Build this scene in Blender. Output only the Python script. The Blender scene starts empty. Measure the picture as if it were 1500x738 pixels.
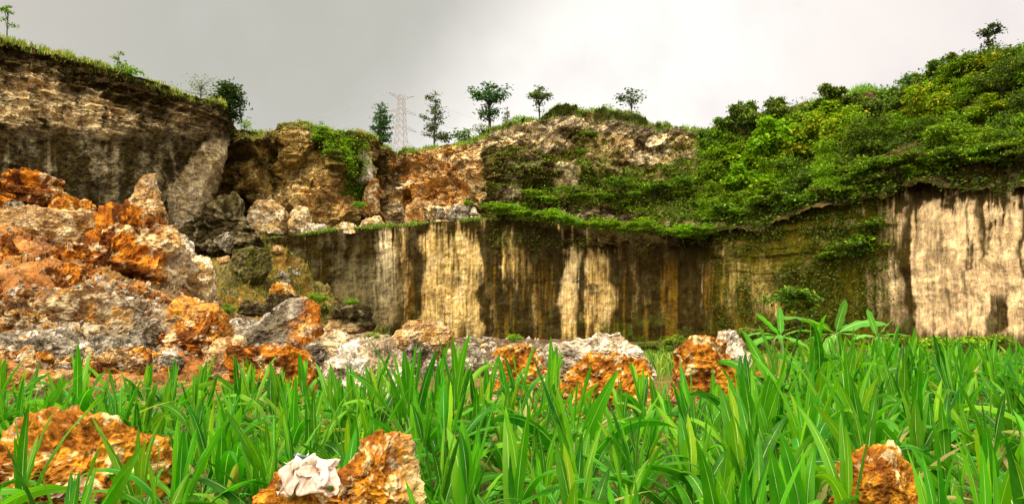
import bpy, bmesh, math, random
import numpy as np
from mathutils import Vector, Matrix

# ------------------------------------------------------------------ camera, sky, sun, exposure
scene = bpy.context.scene
COL = scene.collection
F = 1083.0                      # focal length in photo pixels (photo 1500 wide)
HORIZON = 455.0                 # image row of the horizon
PITCH = math.atan((HORIZON - 369.0) / F)
CAMZ = 1.7
cam_data = bpy.data.cameras.new("camera")
cam = bpy.data.objects.new("camera", cam_data)
COL.objects.link(cam)
cam.location = (0, 0, CAMZ)
cam.rotation_euler = (math.radians(90) + PITCH, 0, 0)
cam_data.sensor_width = 36.0
cam_data.lens = F / 1500.0 * 36.0
cam_data.clip_start = 0.05
cam_data.clip_end = 6000
scene.camera = cam
scene.view_settings.view_transform = 'Standard'
scene.view_settings.look = 'None'
scene.view_settings.gamma = 1.0
scene.view_settings.use_curve_mapping = False
scene.view_settings.exposure = 0.2
scene.cycles.max_bounces = 6
scene.cycles.transparent_max_bounces = 6
scene.cycles.use_denoising = True

SUN_ELEV, SUN_AZ = math.radians(62), math.radians(215)    # behind the camera, to the left
world = bpy.data.worlds.new("World")
scene.world = world
world.use_nodes = True
WT = world.node_tree
WT.nodes.clear()


class NT:
    """tiny node-graph writer"""
    def __init__(self, tree):
        self.t = tree

    def n(self, kind, **kw):
        nd = self.t.nodes.new(kind)
        for k, v in kw.items():
            setattr(nd, k, v)
        return nd

    def link(self, a, b):
        self.t.links.new(a, b)

    def put(self, sock, v):
        if hasattr(v, 'is_output'):
            self.t.links.new(v, sock)
        else:
            sock.default_value = v

    def math(self, op, a, b=0.0, c=None, clamp=False):
        m = self.n('ShaderNodeMath', operation=op, use_clamp=clamp)
        self.put(m.inputs[0], a)
        self.put(m.inputs[1], b)
        if c is not None:
            self.put(m.inputs[2], c)
        return m.outputs[0]

    def ss(self, v, lo, hi, a=0.0, b=1.0):
        m = self.n('ShaderNodeMapRange', interpolation_type='SMOOTHSTEP')
        self.put(m.inputs['Value'], v)
        m.inputs['From Min'].default_value = lo
        m.inputs['From Max'].default_value = hi
        m.inputs['To Min'].default_value = a
        m.inputs['To Max'].default_value = b
        return m.outputs['Result']

    def mix(self, f, a, b, blend='MIX'):
        m = self.n('ShaderNodeMix', data_type='RGBA', blend_type=blend)
        self.put(m.inputs[0], f)
        self.put(m.inputs[6], a)
        self.put(m.inputs[7], b)
        return m.outputs[2]

    def noise(self, vec, scale, detail=4.0, rough=0.55, dist=0.0):
        m = self.n('ShaderNodeTexNoise')
        self.put(m.inputs['Vector'], vec)
        m.inputs['Scale'].default_value = scale
        m.inputs['Detail'].default_value = detail
        m.inputs['Roughness'].default_value = rough
        m.inputs['Distortion'].default_value = dist
        return m.outputs['Fac']


def c4(r, g, b):
    return (r, g, b, 1.0)


w = NT(WT)
tc = w.n('ShaderNodeTexCoord')
sep = w.n('ShaderNodeSeparateXYZ')
w.link(tc.outputs['Generated'], sep.inputs[0])
dx, dy, dz = sep.outputs
yy = w.math('MAXIMUM', dy, 0.08)
uu = w.math('DIVIDE', dx, yy)
ee = w.math('DIVIDE', dz, yy)
cn = w.noise(tc.outputs['Generated'], 3.2, 6.0, 0.55, 0.4)
cn2 = w.noise(tc.outputs['Generated'], 9.0, 5.0, 0.5)
# edge of the grey cloud bank: runs diagonally, bright overcast to the right of it
s = w.math('ADD', w.math('SUBTRACT', uu, w.math('MULTIPLY', ee, 0.95)), 0.30)
s = w.math('ADD', s, w.math('MULTIPLY', w.math('SUBTRACT', cn, 0.5), 0.22))
bright = w.ss(s, -0.24, 0.07)
farleft = w.ss(uu, -0.78, -0.40, 1.0, 0.0)
grey = w.mix(w.math('MULTIPLY', farleft, 0.85), c4(0.49, 0.483, 0.428), c4(0.575, 0.54, 0.48))
low = w.ss(ee, 0.17, 0.36, 1.0, 0.0)
grey = w.mix(w.math('MULTIPLY', low, 0.45), grey, c4(0.58, 0.57, 0.52))
grey = w.mix(w.ss(cn2, 0.35, 0.7, 0.0, 0.30), grey, c4(0.60, 0.585, 0.54))
right = w.ss(w.math('ADD', uu, w.math('MULTIPLY', w.math('SUBTRACT', cn, 0.5), 0.5)), 0.22, 0.62)
light = w.mix(right, c4(0.99, 0.945, 0.89), c4(0.86, 0.79, 0.75))
light = w.mix(w.ss(cn2, 0.42, 0.72, 0.0, 0.45), light, c4(0.73, 0.69, 0.675))
clouds = w.mix(bright, grey, light)
# overcast brightens towards the zenith and behind the viewer
zen = w.ss(dz, 0.42, 0.85)
back = w.ss(dy, 0.15, -0.55)
lift = w.math('MAXIMUM', zen, w.math('MULTIPLY', back, 0.6))
lift = w.math('MULTIPLY', lift, w.ss(dz, -0.05, 0.12))
clouds = w.mix(lift, clouds, c4(1.7, 1.62, 1.5))
# the veiled sun: a broad bright patch of thin cloud around the sun's place, high behind the camera
sd = w.n('ShaderNodeVectorMath', operation='DOT_PRODUCT')
w.link(tc.outputs['Generated'], sd.inputs[0])
sd.inputs[1].default_value = (math.sin(SUN_AZ) * math.cos(SUN_ELEV), math.cos(SUN_AZ) * math.cos(SUN_ELEV), math.sin(SUN_ELEV))
clouds = w.mix(w.ss(sd.outputs['Value'], 0.70, 0.97), clouds, c4(8.2, 7.5, 6.2))
sky = w.n('ShaderNodeTexSky', sky_type='NISHITA')
sky.sun_disc = False
sky.sun_elevation = SUN_ELEV
sky.sun_rotation = SUN_AZ
bg1 = w.n('ShaderNodeBackground')
bg1.inputs['Strength'].default_value = 0.08
w.link(sky.outputs[0], bg1.inputs['Color'])
bg2 = w.n('ShaderNodeBackground')
bg2.inputs['Strength'].default_value = 1.0
w.link(clouds, bg2.inputs['Color'])
mixs = w.n('ShaderNodeMixShader')
mixs.inputs[0].default_value = 0.95          # cloud cover
w.link(bg1.outputs[0], mixs.inputs[1])
w.link(bg2.outputs[0], mixs.inputs[2])
wout = w.n('ShaderNodeOutputWorld')
w.link(mixs.outputs[0], wout.inputs['Surface'])

sun_data = bpy.data.lights.new("sun", 'SUN')
sun_data.energy = 1.5
sun_data.angle = math.radians(12)
sun_data.color = (1.0, 0.94, 0.84)
sun = bpy.data.objects.new("sun", sun_data)
COL.objects.link(sun)
sun_dir = Vector((math.sin(SUN_AZ) * math.cos(SUN_ELEV), math.cos(SUN_AZ) * math.cos(SUN_ELEV), math.sin(SUN_ELEV)))
sun.rotation_euler = sun_dir.to_track_quat('Z', 'Y').to_euler()
sun.location = (-20, -20, 40)

# ------------------------------------------------------------------ helpers
CP, SP = math.cos(PITCH), math.sin(PITCH)


def at(px, py, Y):
    """world point at depth Y that lies on the sight line of photo pixel (px, py)"""
    px, py, Y = np.broadcast_arrays(np.asarray(px, float), np.asarray(py, float), np.asarray(Y, float))
    a = (px - 750.0) / F
    b = (369.0 - py) / F
    dy_ = CP - b * SP
    t = Y / dy_
    return np.stack([a * t, Y, CAMZ + (SP + b * CP) * t], -1)


def proj(P):
    P = np.asarray(P, float)
    y = P[..., 1]
    z = P[..., 2] - CAMZ
    fwd = y * CP + z * SP
    up = -y * SP + z * CP
    return 750 + F * P[..., 0] / fwd, 369 - F * up / fwd


def _hash(ix, iy, iz, seed):
    h = (ix.astype(np.uint32) * np.uint32(374761393) + iy.astype(np.uint32) * np.uint32(668265263)
         + iz.astype(np.uint32) * np.uint32(2147483647) + np.uint32((seed * 974711 + 12345) & 0xffffffff))
    h = (h ^ (h >> np.uint32(13))) * np.uint32(1274126177)
    h = (h ^ (h >> np.uint32(16))) * np.uint32(2246822519)
    h = h ^ (h >> np.uint32(15))
    return (h & np.uint32(0xffffff)).astype(np.float32) / np.float32(0xffffff)


def vnoise(P, seed=0):
    """value noise in [-1,1]; P (...,3)"""
    P = np.asarray(P, np.float32)
    i = np.floor(P)
    f = P - i
    i = i.astype(np.int64)
    f = f * f * f * (f * (f * 6 - 15) + 10)
    r = 0
    for a in (0, 1):
        wa = f[..., 0] if a else 1 - f[..., 0]
        for b in (0, 1):
            wb = f[..., 1] if b else 1 - f[..., 1]
            for c in (0, 1):
                wc = f[..., 2] if c else 1 - f[..., 2]
                r = r + wa * wb * wc * _hash(i[..., 0] + a, i[..., 1] + b, i[..., 2] + c, seed)
    return r * 2 - 1


def fbm(P, seed=0, oct=4, gain=0.5):
    P = np.asarray(P, np.float32)
    r, a, t = 0, 1.0, 0
    for k in range(oct):
        r = r + a * vnoise(P * (2.03 ** k) + k * 17.3, seed + k)
        t += a
        a *= gain
    return r / t * 1.5


def ridged(P, seed=0, oct=4, gain=0.5):
    P = np.asarray(P, np.float32)
    r, a, t = 0, 1.0, 0
    for k in range(oct):
        r = r + a * (1 - 2 * np.abs(vnoise(P * (2.03 ** k) + k * 11.7, seed + k)))
        t += a
        a *= gain
    return r / t


def worley(P, seed=0):
    """F1, F2 and a random value of the nearest cell"""
    P = np.asarray(P, np.float32)
    i = np.floor(P).astype(np.int64)
    f1 = np.full(P.shape[:-1], 9.0, np.float32)
    f2 = f1.copy()
    cid = f1.copy()
    for a in (-1, 0, 1):
        for b in (-1, 0, 1):
            for c in (-1, 0, 1):
                jx, jy, jz = i[..., 0] + a, i[..., 1] + b, i[..., 2] + c
                d = ((jx + _hash(jx, jy, jz, seed) - P[..., 0]) ** 2 + (jy + _hash(jx, jy, jz, seed + 1) - P[..., 1]) ** 2
                     + (jz + _hash(jx, jy, jz, seed + 2) - P[..., 2]) ** 2)
                idv = _hash(jx, jy, jz, seed + 3)
                near = d < f1
                f2 = np.where(near, f1, np.minimum(f2, d))
                cid = np.where(near, idv, cid)
                f1 = np.where(near, d, f1)
    return np.sqrt(f1), np.sqrt(f2), cid


def sst(lo, hi, x):
    t = np.clip((np.asarray(x, float) - lo) / (hi - lo), 0, 1)
    return t * t * (3 - 2 * t)


def lerp(a, b, t):
    a = np.asarray(a, float)
    b = np.asarray(b, float)
    return a + (b - a) * np.asarray(t)[..., None]


def mesh_obj(name, V, faces, mat, parent=None, col=None, uv=None, smooth=True):
    """one mesh object; faces = list of (n,k) index arrays"""
    V = np.asarray(V, np.float32).reshape(-1, 3)
    if not isinstance(faces, (list, tuple)):
        faces = [faces]
    faces = [np.asarray(f, np.int32) for f in faces if len(f)]
    me = bpy.data.meshes.new(name)
    me.vertices.add(len(V))
    me.vertices.foreach_set('co', V.ravel())
    loops = np.concatenate([f.ravel() for f in faces])
    tot = np.concatenate([np.full(len(f), f.shape[1], np.int32) for f in faces])
    start = np.concatenate([[0], np.cumsum(tot)[:-1]]).astype(np.int32)
    me.loops.add(len(loops))
    me.loops.foreach_set('vertex_index', loops)
    me.polygons.add(len(tot))
    me.polygons.foreach_set('loop_start', start)
    me.polygons.foreach_set('loop_total', tot)
    me.update(calc_edges=True)
    me.validate()
    me.polygons.foreach_set('use_smooth', np.full(len(me.polygons), smooth))
    if col is not None:
        c = np.asarray(col, np.float32).reshape(len(V), -1)
        if c.shape[1] == 3:
            c = np.concatenate([c, np.ones((len(V), 1), np.float32)], 1)
        at_ = me.color_attributes.new('Col', 'FLOAT_COLOR', 'POINT')
        at_.data.foreach_set('color', c.ravel())
    if uv is not None:
        l = me.uv_layers.new(name='UVMap')
        l.data.foreach_set('uv', np.asarray(uv, np.float32)[loops].ravel())
    me.materials.append(mat)
    o = bpy.data.objects.new(name, me)
    COL.objects.link(o)
    if parent is not None:
        o.parent = parent
    return o


def tag(o, label=None, cat=None, group=None, kind=None):
    if label:
        o['label'] = label
    if cat:
        o['category'] = cat
    if group:
        o['group'] = group
    if kind:
        o['kind'] = kind
    return o


def empty(name, loc, label=None, cat=None, group=None):
    o = bpy.data.objects.new(name, None)
    COL.objects.link(o)
    o.location = [float(v) for v in loc]
    o.empty_display_size = 0.2
    return tag(o, label, cat, group)


def copy_thing(root, loc, rotz=0.0, scale=1.0, label=None, group=None):
    r = root.copy()
    COL.objects.link(r)
    r.location = [float(v) for v in loc]
    r.rotation_euler = (0, 0, rotz)
    r.scale = (scale, scale, scale) if np.isscalar(scale) else tuple(scale)
    if label:
        r['label'] = label
    if group:
        r['group'] = group
    for ch in list(root.children):
        c = ch.copy()
        COL.objects.link(c)
        c.parent = r
    return r


def tube(path, radii, sides=6):
    """tapered tube through the points of path -> V, quads"""
    path = np.asarray(path, float)
    n = len(path)
    tang = np.gradient(path, axis=0)
    tang /= np.linalg.norm(tang, axis=1)[:, None] + 1e-9
    ref = np.array([0.31, 0.95, 0.05])
    a = np.cross(tang, ref)
    a /= np.linalg.norm(a, axis=1)[:, None] + 1e-9
    b = np.cross(tang, a)
    th = np.linspace(0, 2 * np.pi, sides, endpoint=False)
    V = path[:, None, :] + np.asarray(radii, float)[:, None, None] * (np.cos(th)[None, :, None] * a[:, None] + np.sin(th)[None, :, None] * b[:, None])
    idx = np.arange(n * sides).reshape(n, sides)
    q = np.stack([idx[:-1], np.roll(idx[:-1], -1, 1), np.roll(idx[1:], -1, 1), idx[1:]], -1).reshape(-1, 4)
    return V.reshape(-1, 3), q


class Bag:
    """collects pieces into one mesh"""
    def __init__(self):
        self.V, self.f4, self.f3, self.C, self.n = [], [], [], [], 0

    def add(self, V, q=None, t=None, col=None):
        V = np.asarray(V, float).reshape(-1, 3)
        self.V.append(V)
        if q is not None and len(q):
            self.f4.append(np.asarray(q) + self.n)
        if t is not None and len(t):
            self.f3.append(np.asarray(t) + self.n)
        if col is not None:
            c = np.asarray(col, float)
            self.C.append(np.broadcast_to(c, (len(V), c.shape[-1])))
        self.n += len(V)

    def build(self, name, mat, parent=None, smooth=True):
        fs = []
        if self.f4:
            fs.append(np.concatenate(self.f4))
        if self.f3:
            fs.append(np.concatenate(self.f3))
        return mesh_obj(name, np.concatenate(self.V), fs, mat, parent, np.concatenate(self.C) if self.C else None, None, smooth)


# ------------------------------------------------------------------ materials
def earth_material(name, var_scale=1.4, bump_scale=6.0, bump=0.6, contrast=0.75, pit=0.5, stretch=1.0, cells=0.25, sat=1.0):
    """stone or soil: base colour from the Col attribute (stains, bands), broken up by noise; bumpy, dull"""
    m = bpy.data.materials.new(name)
    m.use_nodes = True
    g = NT(m.node_tree)
    m.node_tree.nodes.clear()
    out = g.n('ShaderNodeOutputMaterial')
    bs = g.n('ShaderNodeBsdfPrincipled')
    bs.inputs['Roughness'].default_value = 0.95
    bs.inputs['Specular IOR Level'].default_value = 0.04
    att = g.n('ShaderNodeAttribute', attribute_name='Col')
    tcn = g.n('ShaderNodeTexCoord')
    geo = tcn.outputs['Object']
    if stretch != 1.0:
        mp = g.n('ShaderNodeMapping')
        mp.inputs['Scale'].default_value = (1.0, 1.0, stretch)
        g.link(geo, mp.inputs['Vector'])
        geo = mp.outputs[0]
    n1 = g.noise(geo, var_scale, 8.0, 0.68)
    n2 = g.noise(geo, var_scale * 7.0, 5.0, 0.65)
    f = g.math('ADD', g.math('MULTIPLY', n1, 0.55), g.math('MULTIPLY', n2, 0.45))
    lo, hi = 1.0 - contrast, 1.0 + contrast
    k = g.ss(f, 0.36, 0.64, lo, hi)
    n3 = g.noise(geo, var_scale * 3.4, 6.0, 0.7, 0.6)
    k = g.math('MULTIPLY', k, g.ss(n3, 0.36, 0.46, pit, 1.0))
    kc = g.n('ShaderNodeCombineColor')
    for i in range(3):
        g.link(k, kc.inputs[i])
    col = g.mix(1.0, att.outputs['Color'], kc.outputs[0], 'MULTIPLY')
    hue = g.n('ShaderNodeHueSaturation')
    g.link(g.ss(n1, 0.3, 0.7, 0.492, 0.512), hue.inputs['Hue'])
    hue.inputs['Saturation'].default_value = sat
    g.link(col, hue.inputs['Color'])
    g.link(hue.outputs[0], bs.inputs['Base Color'])
    b1 = g.noise(geo, bump_scale, 7.0, 0.7)
    vor = g.n('ShaderNodeTexVoronoi', feature='DISTANCE_TO_EDGE')
    g.link(geo, vor.inputs['Vector'])
    vor.inputs['Scale'].default_value = bump_scale * 0.55
    h = g.math('ADD', b1, g.math('MULTIPLY', g.ss(vor.outputs[0], 0.0, 0.12), cells))
    bp = g.n('ShaderNodeBump')
    bp.inputs['Strength'].default_value = bump
    bp.inputs['Distance'].default_value = 0.6 / bump_scale
    g.link(h, bp.inputs['Height'])
    g.link(bp.outputs[0], bs.inputs['Normal'])
    g.link(bs.outputs[0], out.inputs['Surface'])
    return m


def leaf_material(name, transl=0.35, rib=False, rough=0.6, spec=0.15):
    m = bpy.data.materials.new(name)
    m.use_nodes = True
    g = NT(m.node_tree)
    m.node_tree.nodes.clear()
    out = g.n('ShaderNodeOutputMaterial')
    bs = g.n('ShaderNodeBsdfPrincipled')
    bs.inputs['Roughness'].default_value = rough
    bs.inputs['Specular IOR Level'].default_value = spec
    att = g.n('ShaderNodeAttribute', attribute_name='Col')
    oi = g.n('ShaderNodeObjectInfo')
    hs = g.n('ShaderNodeHueSaturation')
    g.link(att.outputs['Color'], hs.inputs['Color'])
    g.link(g.ss(oi.outputs['Random'], 0, 1, 0.486, 0.510), hs.inputs['Hue'])
    g.link(g.ss(oi.outputs['Random'], 0, 1, 0.85, 1.2), hs.inputs['Value'])
    col = hs.outputs[0]
    if rib:
        uvn = g.n('ShaderNodeTexCoord')
        sp = g.n('ShaderNodeSeparateXYZ')
        g.link(uvn.outputs['UV'], sp.inputs[0])
        d = g.math('ABSOLUTE', g.math('SUBTRACT', sp.outputs[0], 0.5))
        taper = g.ss(sp.outputs[1], 0.1, 1.0, 0.034, 0.012)
        ribm = g.math('LESS_THAN', d, taper)
        ribm = g.math('MULTIPLY', ribm, g.ss(sp.outputs[1], 0.7, 1.0, 0.85, 0.1))
        vein = g.n('ShaderNodeTexWave')
        vein.wave_type = 'BANDS'
        vein.bands_direction = 'X'
        vein.inputs['Scale'].default_value = 6.0
        vein.inputs['Distortion'].default_value = 0.0
        g.link(uvn.outputs['UV'], vein.inputs['Vector'])
        col = g.mix(g.math('MULTIPLY', vein.outputs['Fac'], 0.25), col, c4(0.015, 0.13, 0.003))
        nz = g.noise(uvn.outputs['Object'], 9.0, 4.0, 0.6)
        col = g.mix(g.ss(nz, 0.35, 0.75, 0.0, 0.4), col, c4(0.09, 0.34, 0.006))
        n2 = g.noise(uvn.outputs['Object'], 5.0, 3.0, 0.6)
        dry = g.math('MULTIPLY', g.ss(g.math('ADD', sp.outputs[1], g.math('MULTIPLY', n2, 0.55)), 1.22, 1.45), 0.6)
        col = g.mix(dry, col, c4(0.42, 0.34, 0.09))
        col = g.mix(ribm, col, c4(0.50, 0.62, 0.25))
    g.link(col, bs.inputs['Base Color'])
    tr = g.n('ShaderNodeBsdfTranslucent')
    tcol = g.mix(1.0, col, c4(1.15, 1.5, 0.4), 'MULTIPLY')
    g.link(tcol, tr.inputs['Color'])
    ms = g.n('ShaderNodeMixShader')
    ms.inputs[0].default_value = transl
    g.link(bs.outputs[0], ms.inputs[1])
    g.link(tr.outputs[0], ms.inputs[2])
    g.link(ms.outputs[0], out.inputs['Surface'])
    return m


def plain_material(name, col, rough=0.8, metal=0.0, noise_scale=None, col2=None):
    m = bpy.data.materials.new(name)
    m.use_nodes = True
    g = NT(m.node_tree)
    bs = m.node_tree.nodes['Principled BSDF']
    bs.inputs['Roughness'].default_value = rough
    bs.inputs['Metallic'].default_value = metal
    if noise_scale:
        t = g.n('ShaderNodeTexCoord')
        f = g.noise(t.outputs['Object'], noise_scale, 6.0, 0.65)
        g.link(g.mix(g.ss(f, 0.35, 0.65), c4(*col), c4(*col2)), bs.inputs['Base Color'])
    else:
        bs.inputs['Base Color'].default_value = c4(*col)
    return m


M_CLIFF = earth_material('cliff_limestone', 1.3, 3.6, 1.0, 0.72)
M_WALL = earth_material('sawn_limestone', 3.0, 6.0, 0.6, 0.42, 0.62, 0.26, 0.0, 1.1)
M_BED = earth_material('bedded_limestone', 1.3, 3.6, 1.0, 0.75, 0.45, 2.2)
M_ROCK = earth_material('boulder_stone', 2.6, 9.0, 1.0, 0.65)
M_SOIL = earth_material('quarry_soil', 1.2, 5.0, 0.8, 0.5)
M_LEAF = leaf_material('tree_leaf', 0.3)
M_MAIZE = leaf_material('maize_leaf', 0.40, rib=True, rough=0.55, spec=0.13)
M_GRASS = leaf_material('grass_blade', 0.35)
M_STALK = plain_material('maize_stalk', (0.16, 0.30, 0.05), 0.55, 0, 14.0, (0.30, 0.38, 0.10))
M_BARK = plain_material('bark', (0.10, 0.075, 0.05), 0.9, 0, 9.0, (0.045, 0.035, 0.025))
M_PALEBARK = plain_material('pale_bark', (0.22, 0.18, 0.13), 0.9, 0, 9.0, (0.10, 0.08, 0.06))
M_STEEL = plain_material('weathered_pylon_steel', (0.34, 0.29, 0.28), 0.6, 0.2, 0.6, (0.36, 0.31, 0.30))

# ------------------------------------------------------------------ terrain sheets and cliffs
class Sheet:
    """rock face: columns (px, Ybottom, Ytop, ytop, zbottom) joined foot to rim, then rows running back as the plateau"""
    def __init__(self, cols, res=0.8, nv=150, back=((1.5, .15), (5, .5), (20, 2.0), (70, 7.0), (240, 26.0)), shift=None):
        c = np.array(cols, float)
        self.c = c
        nu = int((c[-1, 0] - c[0, 0]) * res)
        px = np.linspace(c[0, 0], c[-1, 0], nu)
        Yb, Yt, yt, zb = [np.interp(px, c[:, 0], c[:, k]) for k in (1, 2, 3, 4)]
        self.px, self.Yb, self.Yt, self.yt, self.zb = px, Yb, Yt, yt, zb
        v = np.linspace(0, 1, nv)
        self.v = v
        P = self.base(px[:, None], v[None, :])
        if shift is not None:
            P[..., 0] += shift(px[:, None], v[None, :])
        self.P = P
        self.back = back
        self.nu, self.nv = nu, nv
        self.N = self.normals(P)
        self.ppx, self.ppy = proj(P)

    def base(self, px, v):
        px, v = np.broadcast_arrays(np.asarray(px, float), np.asarray(v, float))
        Yb, Yt, yt, zb = [np.interp(px, self.c[:, 0], self.c[:, k]) for k in (1, 2, 3, 4)]
        T = at(px, yt, Yt)
        a = (px - 750.0) / F
        B = np.stack([a * (Yb / CP + (zb - CAMZ) * SP - Yb * SP * SP / CP), Yb, zb], -1)
        return B + (T - B) * v[..., None]

    @staticmethod
    def normals(P):
        du = np.gradient(P, axis=0)
        dv = np.gradient(P, axis=1)
        n = np.cross(du, dv)
        return n / (np.linalg.norm(n, axis=-1)[..., None] + 1e-9)

    def displace(self, d):
        self.P = self.P + self.N * d[..., None]
        self.N2 = self.normals(self.P)
        return self

    def find(self, px, py):
        """undisplaced point of the sheet seen at photo pixel (px, py)"""
        v = np.linspace(0, 1, 400)
        P = self.base(px, v)
        _, y = proj(P)
        return P[int(np.argmin(np.abs(y - py)))]

    def near(self, px, py):
        d = (self.ppx - px) ** 2 + (self.ppy - py) ** 2
        i = np.unravel_index(int(np.argmin(d)), d.shape)
        return self.P[i], self.N2[i]

    def build(self, name, col, mat, back_col=(0.09, 0.10, 0.03)):
        P, C = self.P, np.asarray(col)
        rim = P[:, -1]
        a = rim[:, 0] / rim[:, 1]
        ex, ec = [], []
        for k, (dy_, dz_) in enumerate(self.back):
            y = rim[:, 1] + dy_
            z = rim[:, 2] + dz_ + 0.25 * vnoise(np.stack([a * 300, y * 0.7, y * 0], -1), 5 + k)
            ex.append(np.stack([a * y, y, z], -1))
            ec.append(np.broadcast_to(np.array(back_col), rim.shape) * (0.8 + 0.4 * vnoise(ex[-1] * 0.8, 3)[:, None]))
        if ex:
            P = np.concatenate([P, np.stack(ex, 1)], 1)
            C = np.concatenate([C, np.stack(ec, 1)], 1)
        nu, nv = P.shape[:2]
        idx = np.arange(nu * nv).reshape(nu, nv)
        q = np.stack([idx[:-1, :-1], idx[1:, :-1], idx[1:, 1:], idx[:-1, 1:]], -1).reshape(-1, 4)
        return mesh_obj(name, P, q, mat, None, np.clip(C, 0, 1).reshape(-1, 3), None, False)


def blobs(px, py, items):
    """soft ellipses in the plane of the photo, used to say where on a face a stain or clean patch sits"""
    r = np.zeros_like(px)
    for (cx, cy, rx, ry, a) in items:
        d = ((px - cx) / rx) ** 2 + ((py - cy) / ry) ** 2
        r = np.maximum(r, a * sst(1.35, 0.55, d)) if a > 0 else r + a * sst(1.35, 0.55, d)
    return r


CREAM = np.array((0.64, 0.445, 0.195))
PINK = np.array((0.52, 0.37, 0.215))
PALE = np.array((0.70, 0.56, 0.34))
OCHRE = np.array((0.52, 0.25, 0.045))
RUST = np.array((0.36, 0.13, 0.02))
DARK = np.array((0.026, 0.017, 0.005))
GREYD = np.array((0.070, 0.056, 0.028))
OLIVE = np.array((0.065, 0.056, 0.008))
MOSS = np.array((0.045, 0.070, 0.006))


def full(c, like):
    return np.broadcast_to(np.asarray(c, float), like.shape + (3,)).copy()


def strata(P, seed, f=1.3):
    """stepped bedding: sawtooth ledges that wander with x"""
    z = P[..., 2] * f + 0.9 * fbm(P * np.array([.12, .12, .12]), seed, 3) + 0.25 * fbm(P * 0.7, seed + 9, 2)
    i = np.floor(z)
    fr = z - i
    r = _hash(i.astype(np.int64), (i * 0).astype(np.int64), (i * 0).astype(np.int64), seed)
    r2 = _hash((i + 1).astype(np.int64), (i * 0).astype(np.int64), (i * 0).astype(np.int64), seed)
    return (r + (r2 - r) * sst(0.75, 1.0, fr)) * 2 - 1


# ---- the ground: one sheet out to the horizon
def build_ground():
    n = 260
    t = np.linspace(-1, 1, n)
    g = np.sinh(t * 5.6) / math.sinh(5.6) * 2600
    X, Y = np.meshgrid(g, g + 8.0, indexing='ij')
    P = np.stack([X, Y, X * 0], -1)
    P[..., 2] = 0.10 * fbm(P * 0.5, 3, 4) * sst(200, 60, np.hypot(X, Y)) - 0.02 - 0.95 * sst(20, 40, Y)
    m = sst(-0.2, 0.5, fbm(P * 0.8, 8, 4))
    C = lerp((0.16, 0.085, 0.03), (0.10, 0.075, 0.03), m)
    far = sst(16, 30, Y)
    C = lerp(C, np.broadcast_to((0.075, 0.060, 0.018), C.shape), far * 0.85)
    idx = np.arange(n * n).reshape(n, n)
    q = np.stack([idx[:-1, :-1], idx[1:, :-1], idx[1:, 1:], idx[:-1, 1:]], -1).reshape(-1, 4)
    o = mesh_obj('ground', P, q, M_SOIL, None, C.reshape(-1, 3))
    tag(o, 'brown field soil under the maize and out to the quarry walls', 'ground', kind='structure')


build_ground()

# ---- lower quarry wall, centre and right
LW = Sheet([(372, 57, 58, 352, -2.2), (430, 58.5, 59.5, 345, -2.2), (480, 60, 61, 338, -2.2), (545, 62.5, 63.5, 333, -2.2), (572, 64, 65, 331, -2.2),
            (600, 65.5, 66.3, 329, -2.2), (700, 66, 67, 321, -2.2), (760, 65.7, 66.8, 323, -2.2), (820, 65.2, 66.5, 329, -2.2), (900, 64.2, 65.6, 338, -2.2),
            (960, 63.4, 64.8, 345, -2.2), (1030, 62, 63.5, 350, -2.2), (1050, 60.6, 62.5, 330, -2.2), (1100, 58.5, 61, 300, -2.2), (1200, 55.5, 58, 285, -2.2),
            (1290, 52.5, 55, 255, -2.2), (1330, 51, 53.5, 243, -2.2), (1400, 48.7, 51.2, 236, -2.2), (1500, 45.2, 47.7, 226, -2.2), (1720, 38, 40, 205, -2.2)],
           0.82, 190, back=((1.5, .1), (4, .4), (7, .8)))
P, px, py = LW.P, LW.ppx, LW.ppy
str1 = fbm(np.stack([px * 0.060, py * 0.006, px * 0], -1), 21, 4, 0.6)           # streaks: fast across, slow down the face
str2 = fbm(np.stack([px * 0.21, py * 0.012, px * 0], -1), 31, 3, 0.6)
wob = fbm(np.stack([px * 0.02, py * 0.025, px * 0], -1), 41, 4)
rag = fbm(P * 1.1, 45, 5, 0.6)
d = 0.35 * fbm(P * 0.16, 1, 3) + 0.16 * fbm(P * 0.8, 2, 4) + 0.05 * str2 + 0.02 * strata(P, 4, 1.1) + 0.035 * ridged(P * 2.3, 6, 3)
brk = blobs(px, py, [(1130, 355, 95, 60, 1), (1190, 320, 120, 50, 1), (1400, 262, 130, 26, 1)])    # broken, unsawn rock
d = d + brk * (0.35 * ridged(P * 0.55, 61, 4) + 0.25 * strata(P, 62, 1.6))
flow = blobs(px, py, [(540, 440, 50, 60, 1)])                                                     # smooth flowstone apron in the corner
d = d + flow * 0.9 * sst(370, 500, py)
over = sst(285, 262, py + 10 * rag) * sst(1270, 1330, px)
d = d + over * (0.15 + 0.45 * ridged(P * 0.7, 66, 4))
d = d + (.03 - .015 * sst(1270, 1320, px)) * fbm(P * 3.2, 67, 3)
LW.displace(d)
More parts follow.
